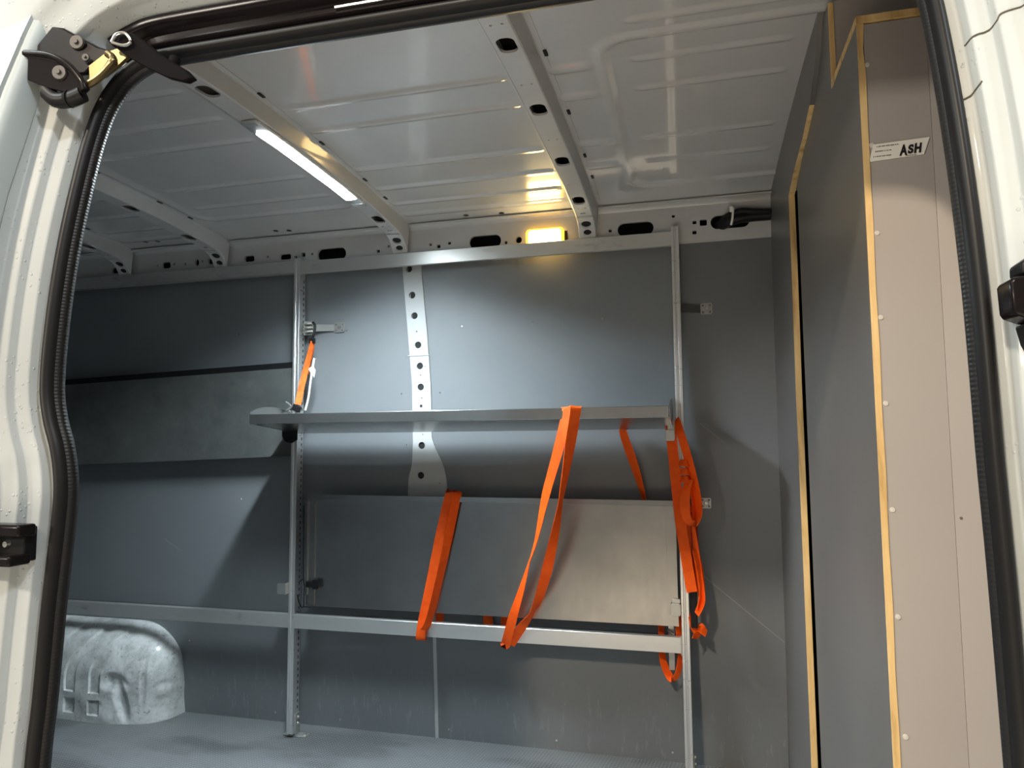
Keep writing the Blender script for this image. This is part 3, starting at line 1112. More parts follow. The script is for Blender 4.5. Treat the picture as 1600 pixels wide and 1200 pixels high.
# ---- wall brackets
def bracket(x_up, x_pl, z, label, plate_w=0.045, plate_h=0.040, arm=True, dark=False):
    t = thing('wall_bracket', label, 'bracket', (x_pl, yw(z), z), 'zinc brackets fixing the rack to the wall boards')
    y = yw(z)
    mb = MB()
    hs = []
    for sx in (-1, 1):
        for sz in (-1, 1):
            hs.append(circ(x_pl + sx * plate_w * 0.30, z + sz * plate_h * 0.30, 0.0042, 10))
    perf(mb, slot(x_pl, z, plate_w, plate_h, n=4, rad=0.006), hs, lambda u, v, d: (u, y - 0.004 + d, v), 0.0035)
    mb.build('plate', m_zinc, t)
    mb = MB()
    mb.disc((x_pl + 0.002, y - 0.004, z), (0, -1, 0), 0.008, 0.004, 14, 0.006)
    mb.build('screw', m_screw, t)
    if arm:
        mb = MB()
        s = 1 if x_pl > x_up else -1
        pe = x_pl - s * plate_w * 0.5
        mb.hexa([(x_up, 2.535, z - 0.013), (pe, y - 0.004, z - 0.013), (pe, y - 0.004, z + 0.013), (x_up, 2.535, z + 0.016)],
                [(x_up, 2.538, z - 0.013), (pe, y - 0.001, z - 0.013), (pe, y - 0.001, z + 0.013), (x_up, 2.538, z + 0.016)])
        mb.build('arm', m_dark_sheet if dark else m_zinc, t)
    return t


bL = bracket(-1.528, -1.385, 1.585, 'zinc wall bracket beside the left upright with the ratchet strap hooked on')
bR = bracket(-0.046, 0.042, 1.582, 'zinc wall bracket high beside the right upright', 0.040, 0.040, dark=True)
bracket(-0.046, 0.020, 0.902, 'zinc wall bracket low beside the right upright behind the hanging orange straps', 0.036, 0.036, dark=True)
bracket(-1.528, -1.50, 0.60, 'small zinc wall bracket hidden behind the folded panel corner', 0.03, 0.03) if False else None
# ribbed clamp on the left bracket
mb = MB()
for dz in (-0.02, -0.004, 0.012):
    mb.tube([(-1.520, 2.520, 1.585 + dz), (-1.500, 2.512, 1.587 + dz), (-1.480, 2.520, 1.588 + dz)], 0.005, 8)
mb.box(-1.522, -1.478, 2.522, 2.535, 1.555, 1.61)
mb.build('clamp', m_zinc, bL, bevel=0.001)

# ------------------------------------------------------------------ straps
A1 = [(-0.890, 2.512, 0.934, 0.97), (-0.892, 2.500, 0.932, 0.97), (-0.888, 2.483, 0.924, 0.97), (-0.92, 2.482, 0.796, 0.97), (-0.964, 2.480, 0.587, 0.97), (-0.992, 2.480, 0.461, 0.97), (-1.002, 2.487, 0.404, 0.97), (-1.0, 2.51, 0.400, 0.97)]
A2 = [(-0.865, 2.512, 0.934, 0.8), (-0.865, 2.500, 0.932, 0.77), (-0.859, 2.480, 0.925, 0.77), (-0.885, 2.478, 0.797, 0.65), (-0.922, 2.476, 0.636, 0.52), (-0.961, 2.475, 0.486, 0.52), (-0.985, 2.478, 0.44, 0.52)]
A3 = [(-0.952, 2.56, 0.56, 0.58), (-0.959, 2.57, 0.417, 0.58)]
mb = MB()
ribbon(mb, A1)
ribbon(mb, A2)
ribbon(mb, A3)
tag(mb.build('lashing_strap', m_orange, angle=1.0), 'doubled orange strap looped over the folded galvanised panel and bottom rail', 'strap', 'orange lashing straps on the rack')

B1 = [(-0.399, 2.225, 1.229, 0.9), (-0.397, 2.210, 1.2285, 0.9), (-0.397, 2.195, 1.226, 0.9), (-0.398, 2.193, 1.205, 0.9), (-0.425, 2.205, 1.1, 0.97), (-0.479, 2.25, 0.946, 0.84), (-0.519, 2.29, 0.808, 0.45), (-0.549, 2.32, 0.731, 0.26), (-0.59, 2.37, 0.626, 0.65), (-0.638, 2.43, 0.514, 0.97), (-0.677, 2.487, 0.414, 1), (-0.684, 2.497, 0.404, 1), (-0.684, 2.52, 0.402, 1)]
B2 = [(-0.370, 2.225, 1.230, 0.9), (-0.367, 2.210, 1.2295, 0.9), (-0.367, 2.193, 1.227, 0.9), (-0.368, 2.191, 1.205, 0.9), (-0.385, 2.2, 1.119, 0.84), (-0.406, 2.22, 1.019, 0.45), (-0.431, 2.26, 0.926, 0.19), (-0.455, 2.29, 0.83, 0.58), (-0.493, 2.33, 0.7, 0.97), (-0.533, 2.38, 0.594, 0.71), (-0.563, 2.41, 0.54, 0.26), (-0.611, 2.45, 0.478, 0.84), (-0.658, 2.484, 0.415, 1), (-0.664, 2.495, 0.405, 1)]
mb = MB()
ribbon(mb, B1, flip=-1)
ribbon(mb, B2, flip=1)
ribbon(mb, [(-0.767, 2.56, 0.56, 0.77), (-0.768, 2.57, 0.451, 0.9), (-0.756, 2.57, 0.417, 0.77)])
ribbon(mb, [(-0.699, 2.56, 0.56, 0.77), (-0.702, 2.57, 0.42, 0.84)])
tag(mb.build('lashing_strap', m_orange, angle=1.0), 'orange strap hung over the long shelf lip and twisting down to the bottom rail', 'strap', 'orange lashing straps on the rack')

mb = MB()
ribbon(mb, [(-0.232, 2.50, 1.176, 0.71), (-0.255, 2.52, 1.158, 0.77), (-0.232, 2.54, 1.073, 0.9), (-0.212, 2.55, 1.005, 0.77), (-0.192, 2.56, 0.922, 0.5), (-0.17, 2.565, 0.80, 0.5)], flip=-1)
tag(mb.build('lashing_strap', m_orange, angle=1.0), 'single orange strap hanging behind the shelf near its right end', 'strap', 'orange lashing straps on the rack')

mb = MB()
ribbon(mb, [(-0.0875, 2.47, 1.19, 0.97), (-0.0875, 2.465, 1.147, 0.97), (-0.08, 2.46, 1.052, 0.97), (-0.074, 2.455, 0.967, 0.97), (-0.063, 2.45, 0.841, 0.97), (-0.049, 2.445, 0.738, 0.97), (-0.033, 2.44, 0.625, 0.97)])
ribbon(mb, [(-0.07, 2.47, 1.192, 0.52), (-0.062, 2.46, 1.164, 0.71), (-0.043, 2.455, 1.095, 0.77), (-0.025, 2.455, 1.02, 0.77), (-0.01, 2.455, 0.946, 0.71), (-0.004, 2.455, 0.883, 0.58), (-0.019, 2.45, 0.848, 0.52), (-0.039, 2.44, 0.859, 0.77), (-0.048, 2.44, 0.905, 0.97), (-0.041, 2.445, 0.957, 0.77), (-0.030, 2.452, 0.99, 0.6)], flip=-1)
ribbon(mb, [(-0.032, 2.476, 0.90, 0.77), (-0.032, 2.474, 0.839, 0.77), (-0.025, 2.472, 0.776, 0.9), (-0.017, 2.47, 0.714, 0.84), (-0.007, 2.465, 0.642, 0.71), (-0.004, 2.46, 0.592, 0.58), (-0.021, 2.46, 0.55, 0.39)], flip=-1)
ribbon(mb, [(-0.018, 2.462, 0.76, 0.5), (-0.006, 2.458, 0.70, 0.55), (0.000, 2.458, 0.64, 0.5), (-0.002, 2.458, 0.60, 0.5), (-0.010, 2.462, 0.565, 0.5)], flip=1)
ribbon(mb, [(-0.039, 2.52, 0.54, 0.39), (-0.029, 2.50, 0.502, 0.65), (-0.019, 2.50, 0.482, 0.77), (-0.028, 2.50, 0.461, 0.52)])
ribbon(mb, [(-0.021, 2.52, 0.50, 0.52), (-0.005, 2.50, 0.493, 0.58), (0.009, 2.50, 0.48, 0.39)])
# coiled turns round the bunch
for z in (1.046, 1.018, 0.992):
    ribbon(mb, [(-0.066, 2.475, z + 0.003, 0.5), (-0.050, 2.452, z, 0.9), (-0.034, 2.452, z - 0.002, 0.9), (-0.024, 2.475, z, 0.5)], width=0.024)
ribbon(mb, [(-0.032, 2.46, 0.985, 0.52), (-0.019, 2.465, 0.935, 0.39), (-0.016, 2.47, 0.86, 0.52)])
strapD = tag(mb.build('lashing_strap', m_orange, angle=1.0), 'bunched orange strap hanging in loops from the right upright', 'strap', 'orange lashing straps on the rack')
mb = MB()
ribbon(mb, [(-0.022, 2.478, 0.88, 0.7), (-0.018, 2.478, 0.75, 0.8), (-0.012, 2.476, 0.62, 0.8)], width=0.03)
tag(mb.build('stitched_end', mat('dark_red_webbing', (0.35, 0.03, 0.01), 0.8), strapD), 'dark red stitched end')
mb = MB()
mb.box(-0.040, -0.018, 2.478, 2.484, 0.50, 0.62)
mb.build('sleeve', m_black, strapD, bevel=0.003)

mb = MB()
ribbon(mb, [(-0.141, 2.555, 0.55, 0.65), (-0.14, 2.555, 0.435, 0.65), (-0.138, 2.555, 0.371, 0.71), (-0.124, 2.555, 0.329, 0.77), (-0.109, 2.55, 0.311, 0.77), (-0.091, 2.545, 0.328, 0.65), (-0.079, 2.54, 0.39, 0.58), (-0.082, 2.54, 0.443, 0.58), (-0.082, 2.54, 0.55, 0.71)], width=0.028)
strapE = tag(mb.build('lashing_strap', m_orange, angle=1.0), 'small orange strap loop hanging below the bottom rail at the right upright', 'strap', 'orange lashing straps on the rack')
mb = MB()
mb.box(-0.118, -0.098, 2.560, 2.572, 0.335, 0.50)
mb.tube([(-0.118, 2.558, 0.47), (-0.098, 2.556, 0.455), (-0.092, 2.556, 0.48)], 0.004)
mb.build('buckle', m_zinc, strapE, bevel=0.002)

fx = thing('ratchet_strap', 'faded orange ratchet strap hooked by the left upright with a white tag', 'strap', (-1.48, 2.47, 1.26))
mb = MB()
ribbon(mb, [(-1.46, 2.49, 1.521, 0.26), (-1.468, 2.485, 1.48, 0.32), (-1.478, 2.48, 1.429, 0.58), (-1.493, 2.47, 1.353, 0.77), (-1.503, 2.46, 1.272, 0.77)], width=0.024)
ribbon(mb, [(-1.477, 2.5, 1.523, 0.26), (-1.463, 2.495, 1.494, 0.26), (-1.47, 2.49, 1.442, 0.39), (-1.478, 2.485, 1.392, 0.26)], flip=-1, width=0.022)
mb.build('webbing', m_orange_pale, fx, angle=1.0)
mb = MB()
ribbon(mb, [(-1.452, 2.488, 1.455, 0.5), (-1.456, 2.485, 1.42, 0.6), (-1.462, 2.482, 1.37, 0.4), (-1.470, 2.48, 1.30, 0.3), (-1.482, 2.478, 1.25, 0.5)], width=0.008)
mb.prism([(-1.472, 2.478, 1.412), (-1.452, 2.478, 1.425), (-1.440, 2.478, 1.405), (-1.446, 2.478, 1.378)], (0, 0.001, 0))
tag(mb.build('tag', m_tag, fx), 'white fabric tag')
mb = MB()
mb.tube(catmull([(-1.468, 2.50, 1.60), (-1.455, 2.495, 1.585), (-1.458, 2.492, 1.55), (-1.468, 2.49, 1.525)]), 0.0055, 8)
mb.box(-1.476, -1.452, 2.486, 2.496, 1.515, 1.535)
mb.build('hook', m_black, fx, bevel=0.001)
mb = MB()
mb.hexa([(-1.526, 2.448, 1.252), (-1.500, 2.448, 1.240), (-1.492, 2.448, 1.262), (-1.516, 2.448, 1.276)], [(-1.526, 2.47, 1.252), (-1.500, 2.47, 1.240), (-1.492, 2.47, 1.262), (-1.516, 2.47, 1.276)])
mb.disc((-1.510, 2.446, 1.256), (0, 1, 0), 0.009, 0.026, 14)
rb = mb.build('ratchet', m_black, fx, bevel=0.0015)
mb = MB()
mb.tube(catmull([(-1.552, 2.452, 1.283), (-1.535, 2.452, 1.272), (-1.530, 2.452, 1.262), (-1.545, 2.452, 1.252), (-1.553, 2.452, 1.240)]), 0.0035, 8)
mb.tube(catmull([(-1.56, 2.455, 1.242), (-1.545, 2.455, 1.252), (-1.530, 2.455, 1.243)]), 0.003, 8)
mb.build('handle', m_screw, rb)

# thin black cord by the left hinge tab
mb = MB()
mb.tube(catmull([(-1.488, 2.488, 0.88), (-1.487, 2.488, 0.70), (-1.484, 2.486, 0.60), (-1.478, 2.484, 0.575), (-1.481, 2.486, 0.53), (-1.483, 2.488, 0.498), (-1.492, 2.488, 0.495), (-1.503, 2.488, 0.513), (-1.511, 2.490, 0.540)]), 0.0024, 8)
mb.tube(catmull([(-1.484, 2.486, 0.60), (-1.492, 2.485, 0.597), (-1.500, 2.486, 0.590)]), 0.002, 8)
mb.tube([(-1.480, 2.487, 0.4965), (-1.455, 2.487, 0.4965)], 0.002, 6)
tag(mb.build('cord', m_black), 'thin black cord dangling between the left upright and the folded panel', 'cord')

# ------------------------------------------------------------------ bulkhead and plywood cabinet on the right
mb = MB()
poly = [(2.62, -0.02), (2.08, -0.02), (2.076, 0.75), (2.080, 1.27), (2.067, 1.59), (2.066, 1.80), (1.954, 1.823), (1.771, 1.845), (1.662, 1.87), (1.56, 1.93), (1.50, 2.02), (2.62, 2.02)]
mb.prism([(XB, y, z) for y, z in poly], (0.015, 0, 0))
wf = structure(mb.build('wall_right', m_side), 'grey laminate bulkhead board at the cab end with a bare plywood edge')
mb = MB()
# raw edge strips (thin veneer of bare ply just proud of the cut)
ed = [(2.08, -0.02), (2.076, 0.75), (2.080, 1.27), (2.067, 1.59), (2.066, 1.80), (1.954, 1.823), (1.771, 1.845), (1.662, 1.87)]
for (a0, a1) in zip(ed, ed[1:]):
    mb.hexa([(XB - 0.0005, a0[0] - 0.001, a0[1]), (XB + 0.0155, a0[0] - 0.001, a0[1]), (XB + 0.0155, a1[0] - 0.001, a1[1]), (XB - 0.0005, a1[0] - 0.001, a1[1])],
            [(XB - 0.0005, a0[0] + 0.0008, a0[1]), (XB + 0.0155, a0[0] + 0.0008, a0[1]), (XB + 0.0155, a1[0] + 0.0008, a1[1]), (XB - 0.0005, a1[0] + 0.0008, a1[1])])
mb.build('plywood_edge', m_ply, wf)
# closing panels of the load space that stay out of sight
mb = MB()
mb.box(0.93, 0.95, 0.90, 2.66, -0.02, 2.03)
mb.box(0.285, 0.95, 2.60, 2.64, -0.02, 2.03)
mb.build('cab_panel', m_shade, wf)
mb = MB()
mb.box(XR - 0.02, XR, 0.82, 2.7, -0.03, 2.03)
structure(mb.build('wall_left', m_panel), 'dark rear end of the load space')

BX = 0.275
cab = thing('plywood_cabinet', 'tall grey laminate plywood cabinet with pale bare edges and small sign at the doorway', 'cabinet', (0.4, 1.3, 0))
mb = MB()
FY = 1.238
poly = [(1.975, 0.0), (FY, 0.0), (FY, 1.808), (1.463, 1.808), (1.463, 1.985), (1.66, 1.985), (1.68, 1.875), (1.975, 1.80)]
mb.prism([(BX, y, z) for y, z in poly], (0.009, 0, 0))
mb.build('side_panel', m_side, cab)
mb = MB()
# bare edges of the side panel: front edge slightly wavy cut
rings = []
for i in range(41):
    z = 1.808 * i / 40
    wv = 0.0006 * math.sin(z * 31) + (0.0014 * math.sin(z * 60) if z > 1.55 else 0)
    rings.append([(BX - 0.0004, FY - 0.0022, z), (BX + 0.0095 + wv, FY - 0.0022, z), (BX + 0.0095 + wv, FY + 0.0004, z), (BX - 0.0004, FY + 0.0004, z)])
mb.sweep(rings)
mb.box(BX - 0.0004, BX + 0.0094, 1.4615, 1.4635, 1.812, 1.985)
mb.build('bare_edge', m_ply, cab)
mb = MB()
mb.box(BX + 0.0098, 0.3775, FY, FY + 0.009, 0.0, 1.806)
mb.build('front_panel', m_panel2, cab)
mb = MB()
mb.hexa([(0.378, FY - 0.001, 0.0), (0.60, FY - 0.03, 0.0), (0.60, FY - 0.03, 1.812), (0.378, FY - 0.001, 1.812)],
        [(0.378, FY + 0.008, 0.0), (0.60, FY - 0.021, 0.0), (0.60, FY - 0.021, 1.812), (0.378, FY + 0.008, 1.812)])
mb.build('corner_panel', m_panel2, cab)
mb = MB()
mb.box(BX - 0.001, 0.372, FY - 0.003, 1.4620, 1.8085, 1.8205)
mb.build('top_board', m_ply, cab)
mb = MB()
mb.box(BX + 0.01, 0.92, 1.465, 1.474, 1.822, 1.99)
mb.build('inner_panel', m_panel2, cab)
m_cap = mat('screw_cap', (0.75, 0.72, 0.66), 0.35, metal=0.2)
for x, z in ((0.288, 1.736), (0.2885, 1.599), (0.290, 1.452), (0.289, 1.314), (0.290, 1.176), (0.292, 1.009), (0.292, 0.845), (0.294, 0.666)):
    mb = MB()
    mb.disc((x, FY, z), (0, -1, 0), 0.0042, 0.0016, 16, 0.0036)
    mb.disc((x, FY - 0.0016, z), (0, -1, 0), 0.0013, 0.0005, 6)
    mb.build('screw', m_cap, cab)
screw(0.302, 1.865, cab, y=1.465, r=0.0045)
screw(0.386, 0.998, cab, y=FY - 0.0015, r=0.003)
# sign
sy = FY - 0.0022
st = MB()
sg = [(0.291, 1.599), (0.3735, 1.602), (0.3640, 1.5745), (0.283, 1.5705)]
st.prism([(x, sy, z) for x, z in sg], (0, 0.0012, 0))
sign = tag(st.build('sign', m_tag, cab), 'white slanted sticker lettered ASH in black brush script')
xd = (1, 0, 0.02)
zd = (0.25, 0, 1)
text_mesh('lettering', 'A', 0.024, m_ink, sign, (0.3290, sy - 0.0008, 1.5762), xd, (0.10, 0, 1), offset=0.0010, width=0.0112)
text_mesh('lettering', 'S', 0.019, m_ink, sign, (0.3405, sy - 0.0008, 1.5785), xd, (0.14, 0, 1), offset=0.0009, width=0.0080)
text_mesh('lettering', 'H', 0.021, m_ink, sign, (0.3492, sy - 0.0008, 1.5785), xd, (0.14, 0, 1), offset=0.0010, width=0.0098)
# three lines of small unreadable print shown as fine dashes
mb = MB()
random.seed(11)
for (x0, x1, z) in ((0.2955, 0.3270, 1.5945), (0.2930, 0.3170, 1.5865), (0.2900, 0.3155, 1.5780)):
    x = x0
    while x < x1:
        w = random.choice((0.0008, 0.0012, 0.0016))
        mb.box(x, x + w, sy - 0.0006, sy, z + 0.02 * (x - x0) - 0.0008, z + 0.02 * (x - x0) + 0.0009)
        x += w + random.choice((0.0004, 0.0005, 0.0014))
x = 0.338
while x < 0.352:
    mb.box(x, x + 0.0011, sy - 0.0006, sy, 1.5745, 1.5757)
    x += 0.0017
mb.build('small_print', m_print, sign)

# ------------------------------------------------------------------ door opening: path of the aperture (x, z)
PATH = [(-0.895, -0.05), (-0.893, 0.40), (-0.889, 0.674), (-0.884, 0.76), (-0.880, 0.88), (-0.877, 0.935), (-0.873, 1.00), (-0.872, 1.06), (-0.883, 1.117), (-0.900, 1.163), (-0.910, 1.211),
        (-0.913, 1.308), (-0.914, 1.409), (-0.913, 1.516), (-0.912, 1.60), (-0.907, 1.655), (-0.895, 1.692), (-0.878, 1.717), (-0.852, 1.733), (-0.813, 1.739), (-0.657, 1.738), (-0.438, 1.736),
        (-0.211, 1.733), (0.10, 1.732), (0.19, 1.728), (0.235, 1.712), (0.262, 1.682), (0.271, 1.645), (0.274, 1.58), (0.277, 1.44), (0.279, 1.28), (0.280, 1.13), (0.283, 0.98), (0.285, 0.79), (0.287, 0.60), (0.29, 0.3), (0.29, -0.05)]
CP = catmull([(x, 0, z) for x, z in PATH], 6)
NRM = []
for i, p in enumerate(CP):
    t = (CP[min(i + 1, len(CP) - 1)] - CP[max(i - 1, 0)]).normalized()
    NRM.append(Vector((-t.z, 0, t.x)))       # points out of the opening


def along(section, closed=False, i0=0, i1=None, push=None):
    rings = []
    for i in range(i0, i1 or len(CP)):
        p, n = CP[i], NRM[i]
        y = yb(p.z)
        ring = []
        for o, dy in section:
            if push:
                o, dy = push(i, o, dy)
            q = p + n * o
            ring.append((q.x, y + dy, q.z))
        rings.append(ring)
    return rings


# rubber seal
seal = thing('door_seal', 'black rubber door seal running round the side door opening', 'door seal', (-0.3, 0.9, 0.0))
mb = MB()
bulb = [(0.004, 0.010), (0.003, -0.004), (0.004, -0.013), (0.008, -0.020), (0.013, -0.022), (0.018, -0.019), (0.021, -0.012), (0.022, -0.002), (0.022, 0.010)]
mb.sweep(along(bulb))
mb.build('bulb', m_black, seal, angle=1.2)
mb = MB()
lip = [(0.002, 0.010), (-0.001, 0.0), (0.001, -0.006), (0.005, -0.009), (0.007, -0.004), (0.009, 0.012)]
mb.sweep(along(lip))
mb.build('ribbed_lip', m_rubber, seal, angle=1.2)

# white body around the opening, stepped outwards
def top_i(i):
    return max(0.0, NRM[i].z)


sec = [(0.10, 0.062), (0.010, 0.012), (0.020, 0.004), (0.030, -0.002), (0.034, -0.003), (0.036, -0.006), (0.0368, -0.018), (0.039, -0.0212), (0.055, -0.023),
       (0.057, -0.026), (0.0578, -0.036), (0.060, -0.039), (0.080, -0.041), (0.083, -0.045), (0.0838, -0.056), (0.087, -0.060), (0.122, -0.062), (0.138, -0.075), (0.150, -0.085), (0.34, -0.10)]


def recess(i, o, dy):
    w = smooth01((NRM[i].z - 0.55) / 0.3)
    if 0.0 < o < 0.079 and dy < 0.01:
        dy = dy * (1 - w) + 0.006 * w
    return o, dy


mb = MB()
mb.sweep(along(sec, push=recess), closed=False)
wn = structure(mb.build('wall_near', m_white, angle=0.9), 'cream white painted van body stepped around the side door opening')


m_gap = mat('gap_sealant', (0.12, 0.10, 0.075), 0.7)


def surf_y(x, z):
    o = x - interp([(pz, px_) for px_, pz in reversed(PATH[25:])], z)
    return yb(z) + interp(sec[2:], o) - 0.0012


for pts, rad in (([(0.297, 1.502), (0.303, 1.502), (0.309, 1.505), (0.314, 1.512)], 0.0011),
                 ([(0.309, 1.569), (0.317, 1.572), (0.324, 1.573), (0.331, 1.577), (0.335, 1.584), (0.346, 1.587), (0.365, 1.589)], 0.0011)):
    mb = MB()
    cc = catmull([(x, 0, z) for x, z in pts], 24)
    mb.tube([(p.x, surf_y(p.x, p.z), p.z) for p in cc], rad * 0.8, 8)
    mb.build('panel_gap', m_gap, wn)
# inner return of the body (thickness of the pillar and header)
mb = MB()
mb.sweep(along([(0.010, 0.0125), (0.10, 0.063), (0.16, 0.072), (0.30, 0.072)]), closed=False)
mb.build('inner_skin', m_panel, wn)
# rest of the near side to the rear and above
mb = MB()
rings = []
for z in (-0.05, 0.4, 0.8, 1.1, 1.3, 1.5, 1.65, 1.8, 2.04):
    y = yb(z) - 0.03
    rings.append([(XR, y, z), (-1.16, y, z), (-1.16, y + 0.06, z), (XR, y + 0.06, z)])
mb.sweep(rings)
mb.box(-1.2, 0.95, 0.88, 0.935, 1.96, 2.04)
rings = []
for z in (-0.05, 0.4, 0.8, 1.1, 1.3, 1.5, 1.65, 1.8, 2.04):
    y = yb(z) - 0.03
    rings.append([(0.55, y, z), (0.95, y, z), (0.95, y + 0.06, z), (0.55, y + 0.06, z)])
mb.sweep(rings)
mb.build('side_skin', m_white, wn)
mb = MB()
for xa_, xb_ in ((XR, -1.02), (0.42, 0.95)):
    mb.sweep([[(xa_, yb(z) + 0.055, z), (xb_, yb(z) + 0.055, z), (xb_, yb(z) + 0.062, z), (xa_, yb(z) + 0.062, z)] for z in (-0.02, 0.4, 0.8, 1.1, 1.3, 1.5, 1.65, 1.8, 1.95)])
mb.build('inner_lining', m_panel, wn)

# header guide rail for the sliding door: dark channel over the seal
hr = thing('sliding_door_track', 'dark glossy upper track of the sliding door over the opening', 'door track', (-0.3, 0.9, 1.77))
mb = MB()
idx = [i for i, p in enumerate(CP) if NRM[i].z > 0.72]
i0, i1 = idx[0] + 2, idx[-1] - 1
secT = [(0.023, 0.003), (0.023, -0.014), (0.027, -0.019), (0.031, -0.016), (0.035, -0.008), (0.048, -0.007), (0.051, -0.010), (0.055, -0.024), (0.060, -0.028), (0.070, -0.028), (0.074, -0.022), (0.076, -0.010), (0.076, 0.003)]
mb.sweep(along(secT, i0=i0, i1=i1), closed=True)
mb.build('channel', m_gloss_black, hr, angle=0.8)
mb = MB()  # bright metal strip stands in for the gloss highlight in the track
mb.sweep(along([(0.040, -0.0082), (0.040, -0.0125), (0.043, -0.0125), (0.043, -0.0082)], i0=i0 + 20, i1=i1 - 20), closed=True)
tag(mb.build('gloss_streak', m_alu, hr), 'painted gloss streak inside the track')

# ------------------------------------------------------------------ open sliding door, its leading edge on the left
sd = thing('sliding_door', 'pale leading edge of the white sliding door standing open at the left', 'sliding door', (-1.1, 0.75, 0))
ZD = [(0.0, 0.700), (0.6, 0.725), (1.0, 0.745), (1.2, 0.762), (1.3, 0.776), (1.419, 0.800), (1.502, 0.816), (1.585, 0.838), (1.66, 0.858), (1.763, 0.890), (1.812, 0.907), (1.86, 0.926), (1.95, 0.965)]
m_dooredge = mat('pale_grey_door_edge', (0.52, 0.59, 0.61), 0.4)
mb = MB()
rings = []
for z, y in ZD:
    rings.append([(-1.000, y - 0.052, z), (-0.994, y - 0.048, z), (-0.9905, y - 0.036, z), (-0.990, y - 0.004, z), (-0.993, y, z), (-1.03, y + 0.004, z), (-1.03, y - 0.052, z)])
mb.sweep(rings)
mb.build('edge_trim', m_dooredge, sd, angle=1.0)
mb = MB()
rings = []
for z, y in ZD:
    rings.append([(-1.001, y - 0.058, z), (-1.001, y - 0.050, z), (-1.9, y - 0.038, z), (-1.9, y - 0.052, z)])
mb.sweep(rings)
mb.build('outer_panel', m_white, sd, angle=1.0)
# roller arm: two-layer pressed plate, hinge knuckle, gold link and roller carriage
ar = MB()
ar.prism([(-1.004, 0.842, 1.700), (-1.000, 0.846, 1.738), (-0.972, 0.856, 1.783), (-0.955, 0.860, 1.780), (-0.925, 0.868, 1.762), (-0.900, 0.874, 1.748), (-0.882, 0.878, 1.742), (-0.870, 0.876, 1.728),
          (-0.888, 0.872, 1.722), (-0.905, 0.866, 1.712), (-0.910, 0.862, 1.700), (-0.935, 0.858, 1.697), (-0.965, 0.850, 1.705)], (0.002, 0.010, 0.001))
arm = ar.build('roller_arm', m_gloss_black, sd, bevel=0.0025, seg=3)
mb = MB()
mb.prism([(-0.985, 0.842, 1.725), (-0.955, 0.848, 1.722), (-0.925, 0.852, 1.706), (-0.905, 0.855, 1.690), (-0.893, 0.858, 1.668), (-0.905, 0.857, 1.658), (-0.930, 0.853, 1.664), (-0.955, 0.849, 1.672), (-0.985, 0.843, 1.685)], (-0.004, -0.010, 0.0))
mb.tube(catmull([(-0.996, 0.832, 1.728), (-0.955, 0.838, 1.722), (-0.922, 0.842, 1.704), (-0.898, 0.846, 1.676), (-0.893, 0.848, 1.662)]), 0.0055, 10)
mb.build('lower_plate', m_gloss_black, arm, bevel=0.003, seg=3)
mb = MB()
mb.tube([(-0.958, 0.848, 1.655), (-0.925, 0.852, 1.655)], [0.0, 0.0135], 14)
mb.tube(catmull([(-0.965, 0.848, 1.668), (-0.948, 0.850, 1.655), (-0.925, 0.853, 1.655), (-0.905, 0.856, 1.662)]), 0.012, 12)
mb.build('bumper', m_black, arm)
mb = MB()
mb.tube(catmull([(-0.912, 0.856, 1.672), (-0.888, 0.862, 1.685), (-0.872, 0.868, 1.705), (-0.868, 0.872, 1.722), (-0.878, 0.872, 1.732)]), 0.006, 10)
mb.prism([(-0.905, 0.864, 1.712), (-0.880, 0.872, 1.735), (-0.850, 0.880, 1.746), (-0.846, 0.880, 1.728), (-0.862, 0.876, 1.712), (-0.880, 0.870, 1.695), (-0.900, 0.862, 1.684)], (0.0, 0.006, 0))
mb.build('gold_link', m_gold, arm, bevel=0.002)
mb = MB()
mb.prism([(-0.858, 0.868, 1.735), (-0.856, 0.870, 1.757), (-0.838, 0.874, 1.762), (-0.820, 0.882, 1.748), (-0.800, 0.890, 1.730), (-0.765, 0.905, 1.708), (-0.752, 0.908, 1.694), (-0.765, 0.906, 1.688), (-0.790, 0.898, 1.694), (-0.815, 0.885, 1.706), (-0.842, 0.874, 1.722)], (0.004, 0.012, 0.0))
mb.tube([(-0.793, 0.905, 1.702), (-0.788, 0.915, 1.734)], 0.009, 12)
mb.build('roller', mat('matt_black', (0.006, 0.005, 0.006), 0.8, spec=0.08), arm, bevel=0.002)
mb = MB()
mb.tube(catmull([(-0.861, 0.862, 1.742), (-0.855, 0.864, 1.755), (-0.842, 0.868, 1.757), (-0.835, 0.872, 1.744), (-0.845, 0.868, 1.738), (-0.861, 0.862, 1.742)]), 0.0024, 8)
mb.build('circlip', m_screw, arm)
m_bolt = mat('worn_bolt', (0.09, 0.085, 0.08), 0.4, metal=0.4)
for bx_, by_, bz_, br_ in ((-0.927, 0.862, 1.752, 0.0115), (-0.934, 0.840, 1.692, 0.0115), (-0.908, 0.862, 1.724, 0.006)):
    mb = MB()
    mb.disc((bx_, by_, bz_), (0.25, -1, -0.1), br_, 0.003, 20, br_ * 0.9)
    mb.disc((bx_ + 0.0007, by_ - 0.003, bz_), (0.25, -1, -0.1), br_ * 0.35, 0.003, 12, br_ * 0.3)
    mb.build('bolt', m_bolt, arm)
# round hole in the header corner
mb = MB()
mb.disc((-0.952, 0.885, 1.814), (0.2, -1, -0.3), 0.011, 0.001, 20)
mb.build('access_hole', m_shade, wn)

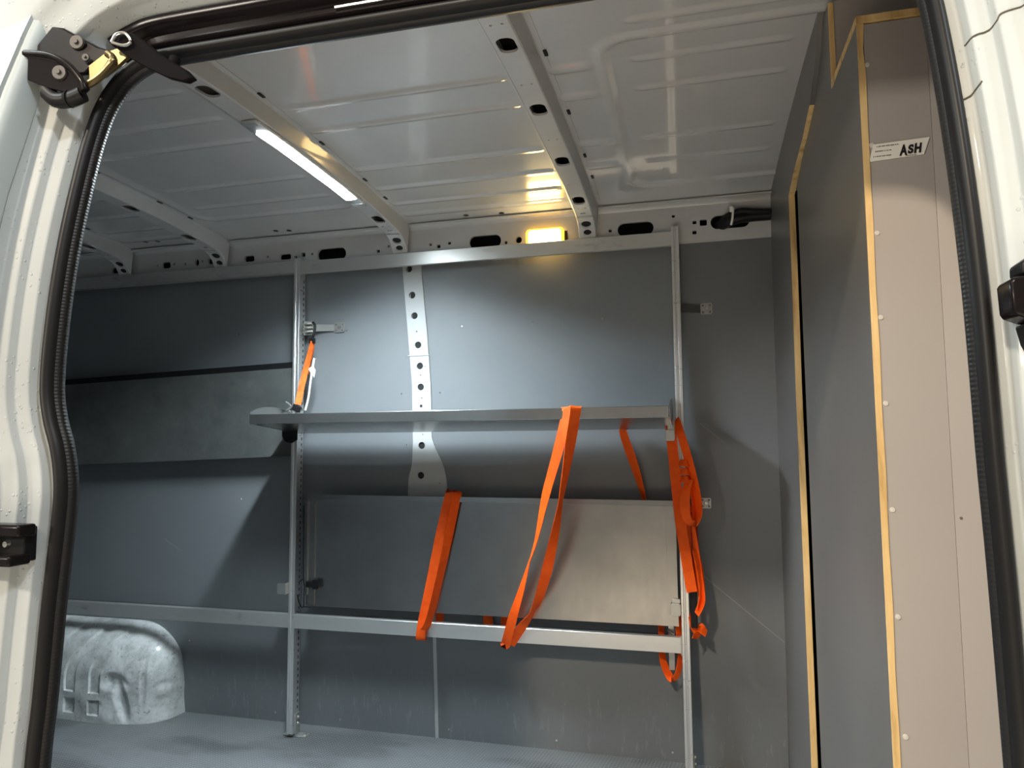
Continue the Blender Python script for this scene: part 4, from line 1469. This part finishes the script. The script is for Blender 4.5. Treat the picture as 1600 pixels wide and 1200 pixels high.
# ------------------------------------------------------------------ latch striker on the rear pillar, lock on the front pillar
ls = thing('door_striker', 'black two-rail door striker on the white pillar beside the seal at the left', 'door striker', (-0.93, 0.78, 0.985))
mb = MB()
mb.box(-1.01, -0.893, 0.772, 0.800, 0.996, 1.013)
mb.box(-1.01, -0.900, 0.766, 0.800, 0.957, 0.972)
mb.build('rail', m_gloss_black, ls, bevel=0.004, seg=3)
mb = MB()
mb.box(-1.01, -0.905, 0.792, 0.812, 0.960, 1.008)
mb.build('back_plate', m_black, ls, bevel=0.002)
for x in (-0.935, -0.975):
    mb = MB()
    mb.disc((x, 0.792, 0.984), (0, -1, 0), 0.006, 0.004, 14, 0.004)
    mb.build('bolt', m_zinc, ls)

lk = thing('door_lock', 'black door lock block on the cream white pillar at the right edge', 'door lock', (0.34, 0.78, 1.25))
mb = MB()
mb.prism([(0.2965, 0.775, 1.270), (0.2995, 0.775, 1.275), (0.345, 0.775, 1.279), (0.37, 0.775, 1.280), (0.37, 0.775, 1.222), (0.335, 0.775, 1.228), (0.312, 0.775, 1.233), (0.300, 0.775, 1.238), (0.2975, 0.775, 1.243)], (0, 0.035, 0))
mb.build('case', m_gloss_black, lk, bevel=0.003, seg=3)
mb = MB()
mb.prism([(0.3105, 0.785, 1.279), (0.3105, 0.785, 1.291), (0.325, 0.785, 1.301), (0.36, 0.785, 1.304), (0.36, 0.785, 1.278)], (0, 0.03, 0))
mb.build('catch', m_black, lk, bevel=0.003, seg=3)
mb = MB()
mb.prism([(0.312, 0.785, 1.232), (0.316, 0.785, 1.212), (0.322, 0.785, 1.198), (0.345, 0.785, 1.195), (0.345, 0.785, 1.228)], (0, 0.03, 0))
mb.build('catch', m_black, lk, bevel=0.003, seg=3)
mb = MB()
mb.prism([(0.316, 0.781, 1.283), (0.316, 0.781, 1.290), (0.325, 0.781, 1.296), (0.340, 0.781, 1.296), (0.340, 0.781, 1.283)], (0, 0.005, 0))
mb.build('bright_pawl', m_screw, lk, bevel=0.001)
mb = MB()
mb.box(0.322, 0.34, 0.781, 0.786, 1.207, 1.216)
mb.build('bright_pawl', m_screw, lk, bevel=0.001)
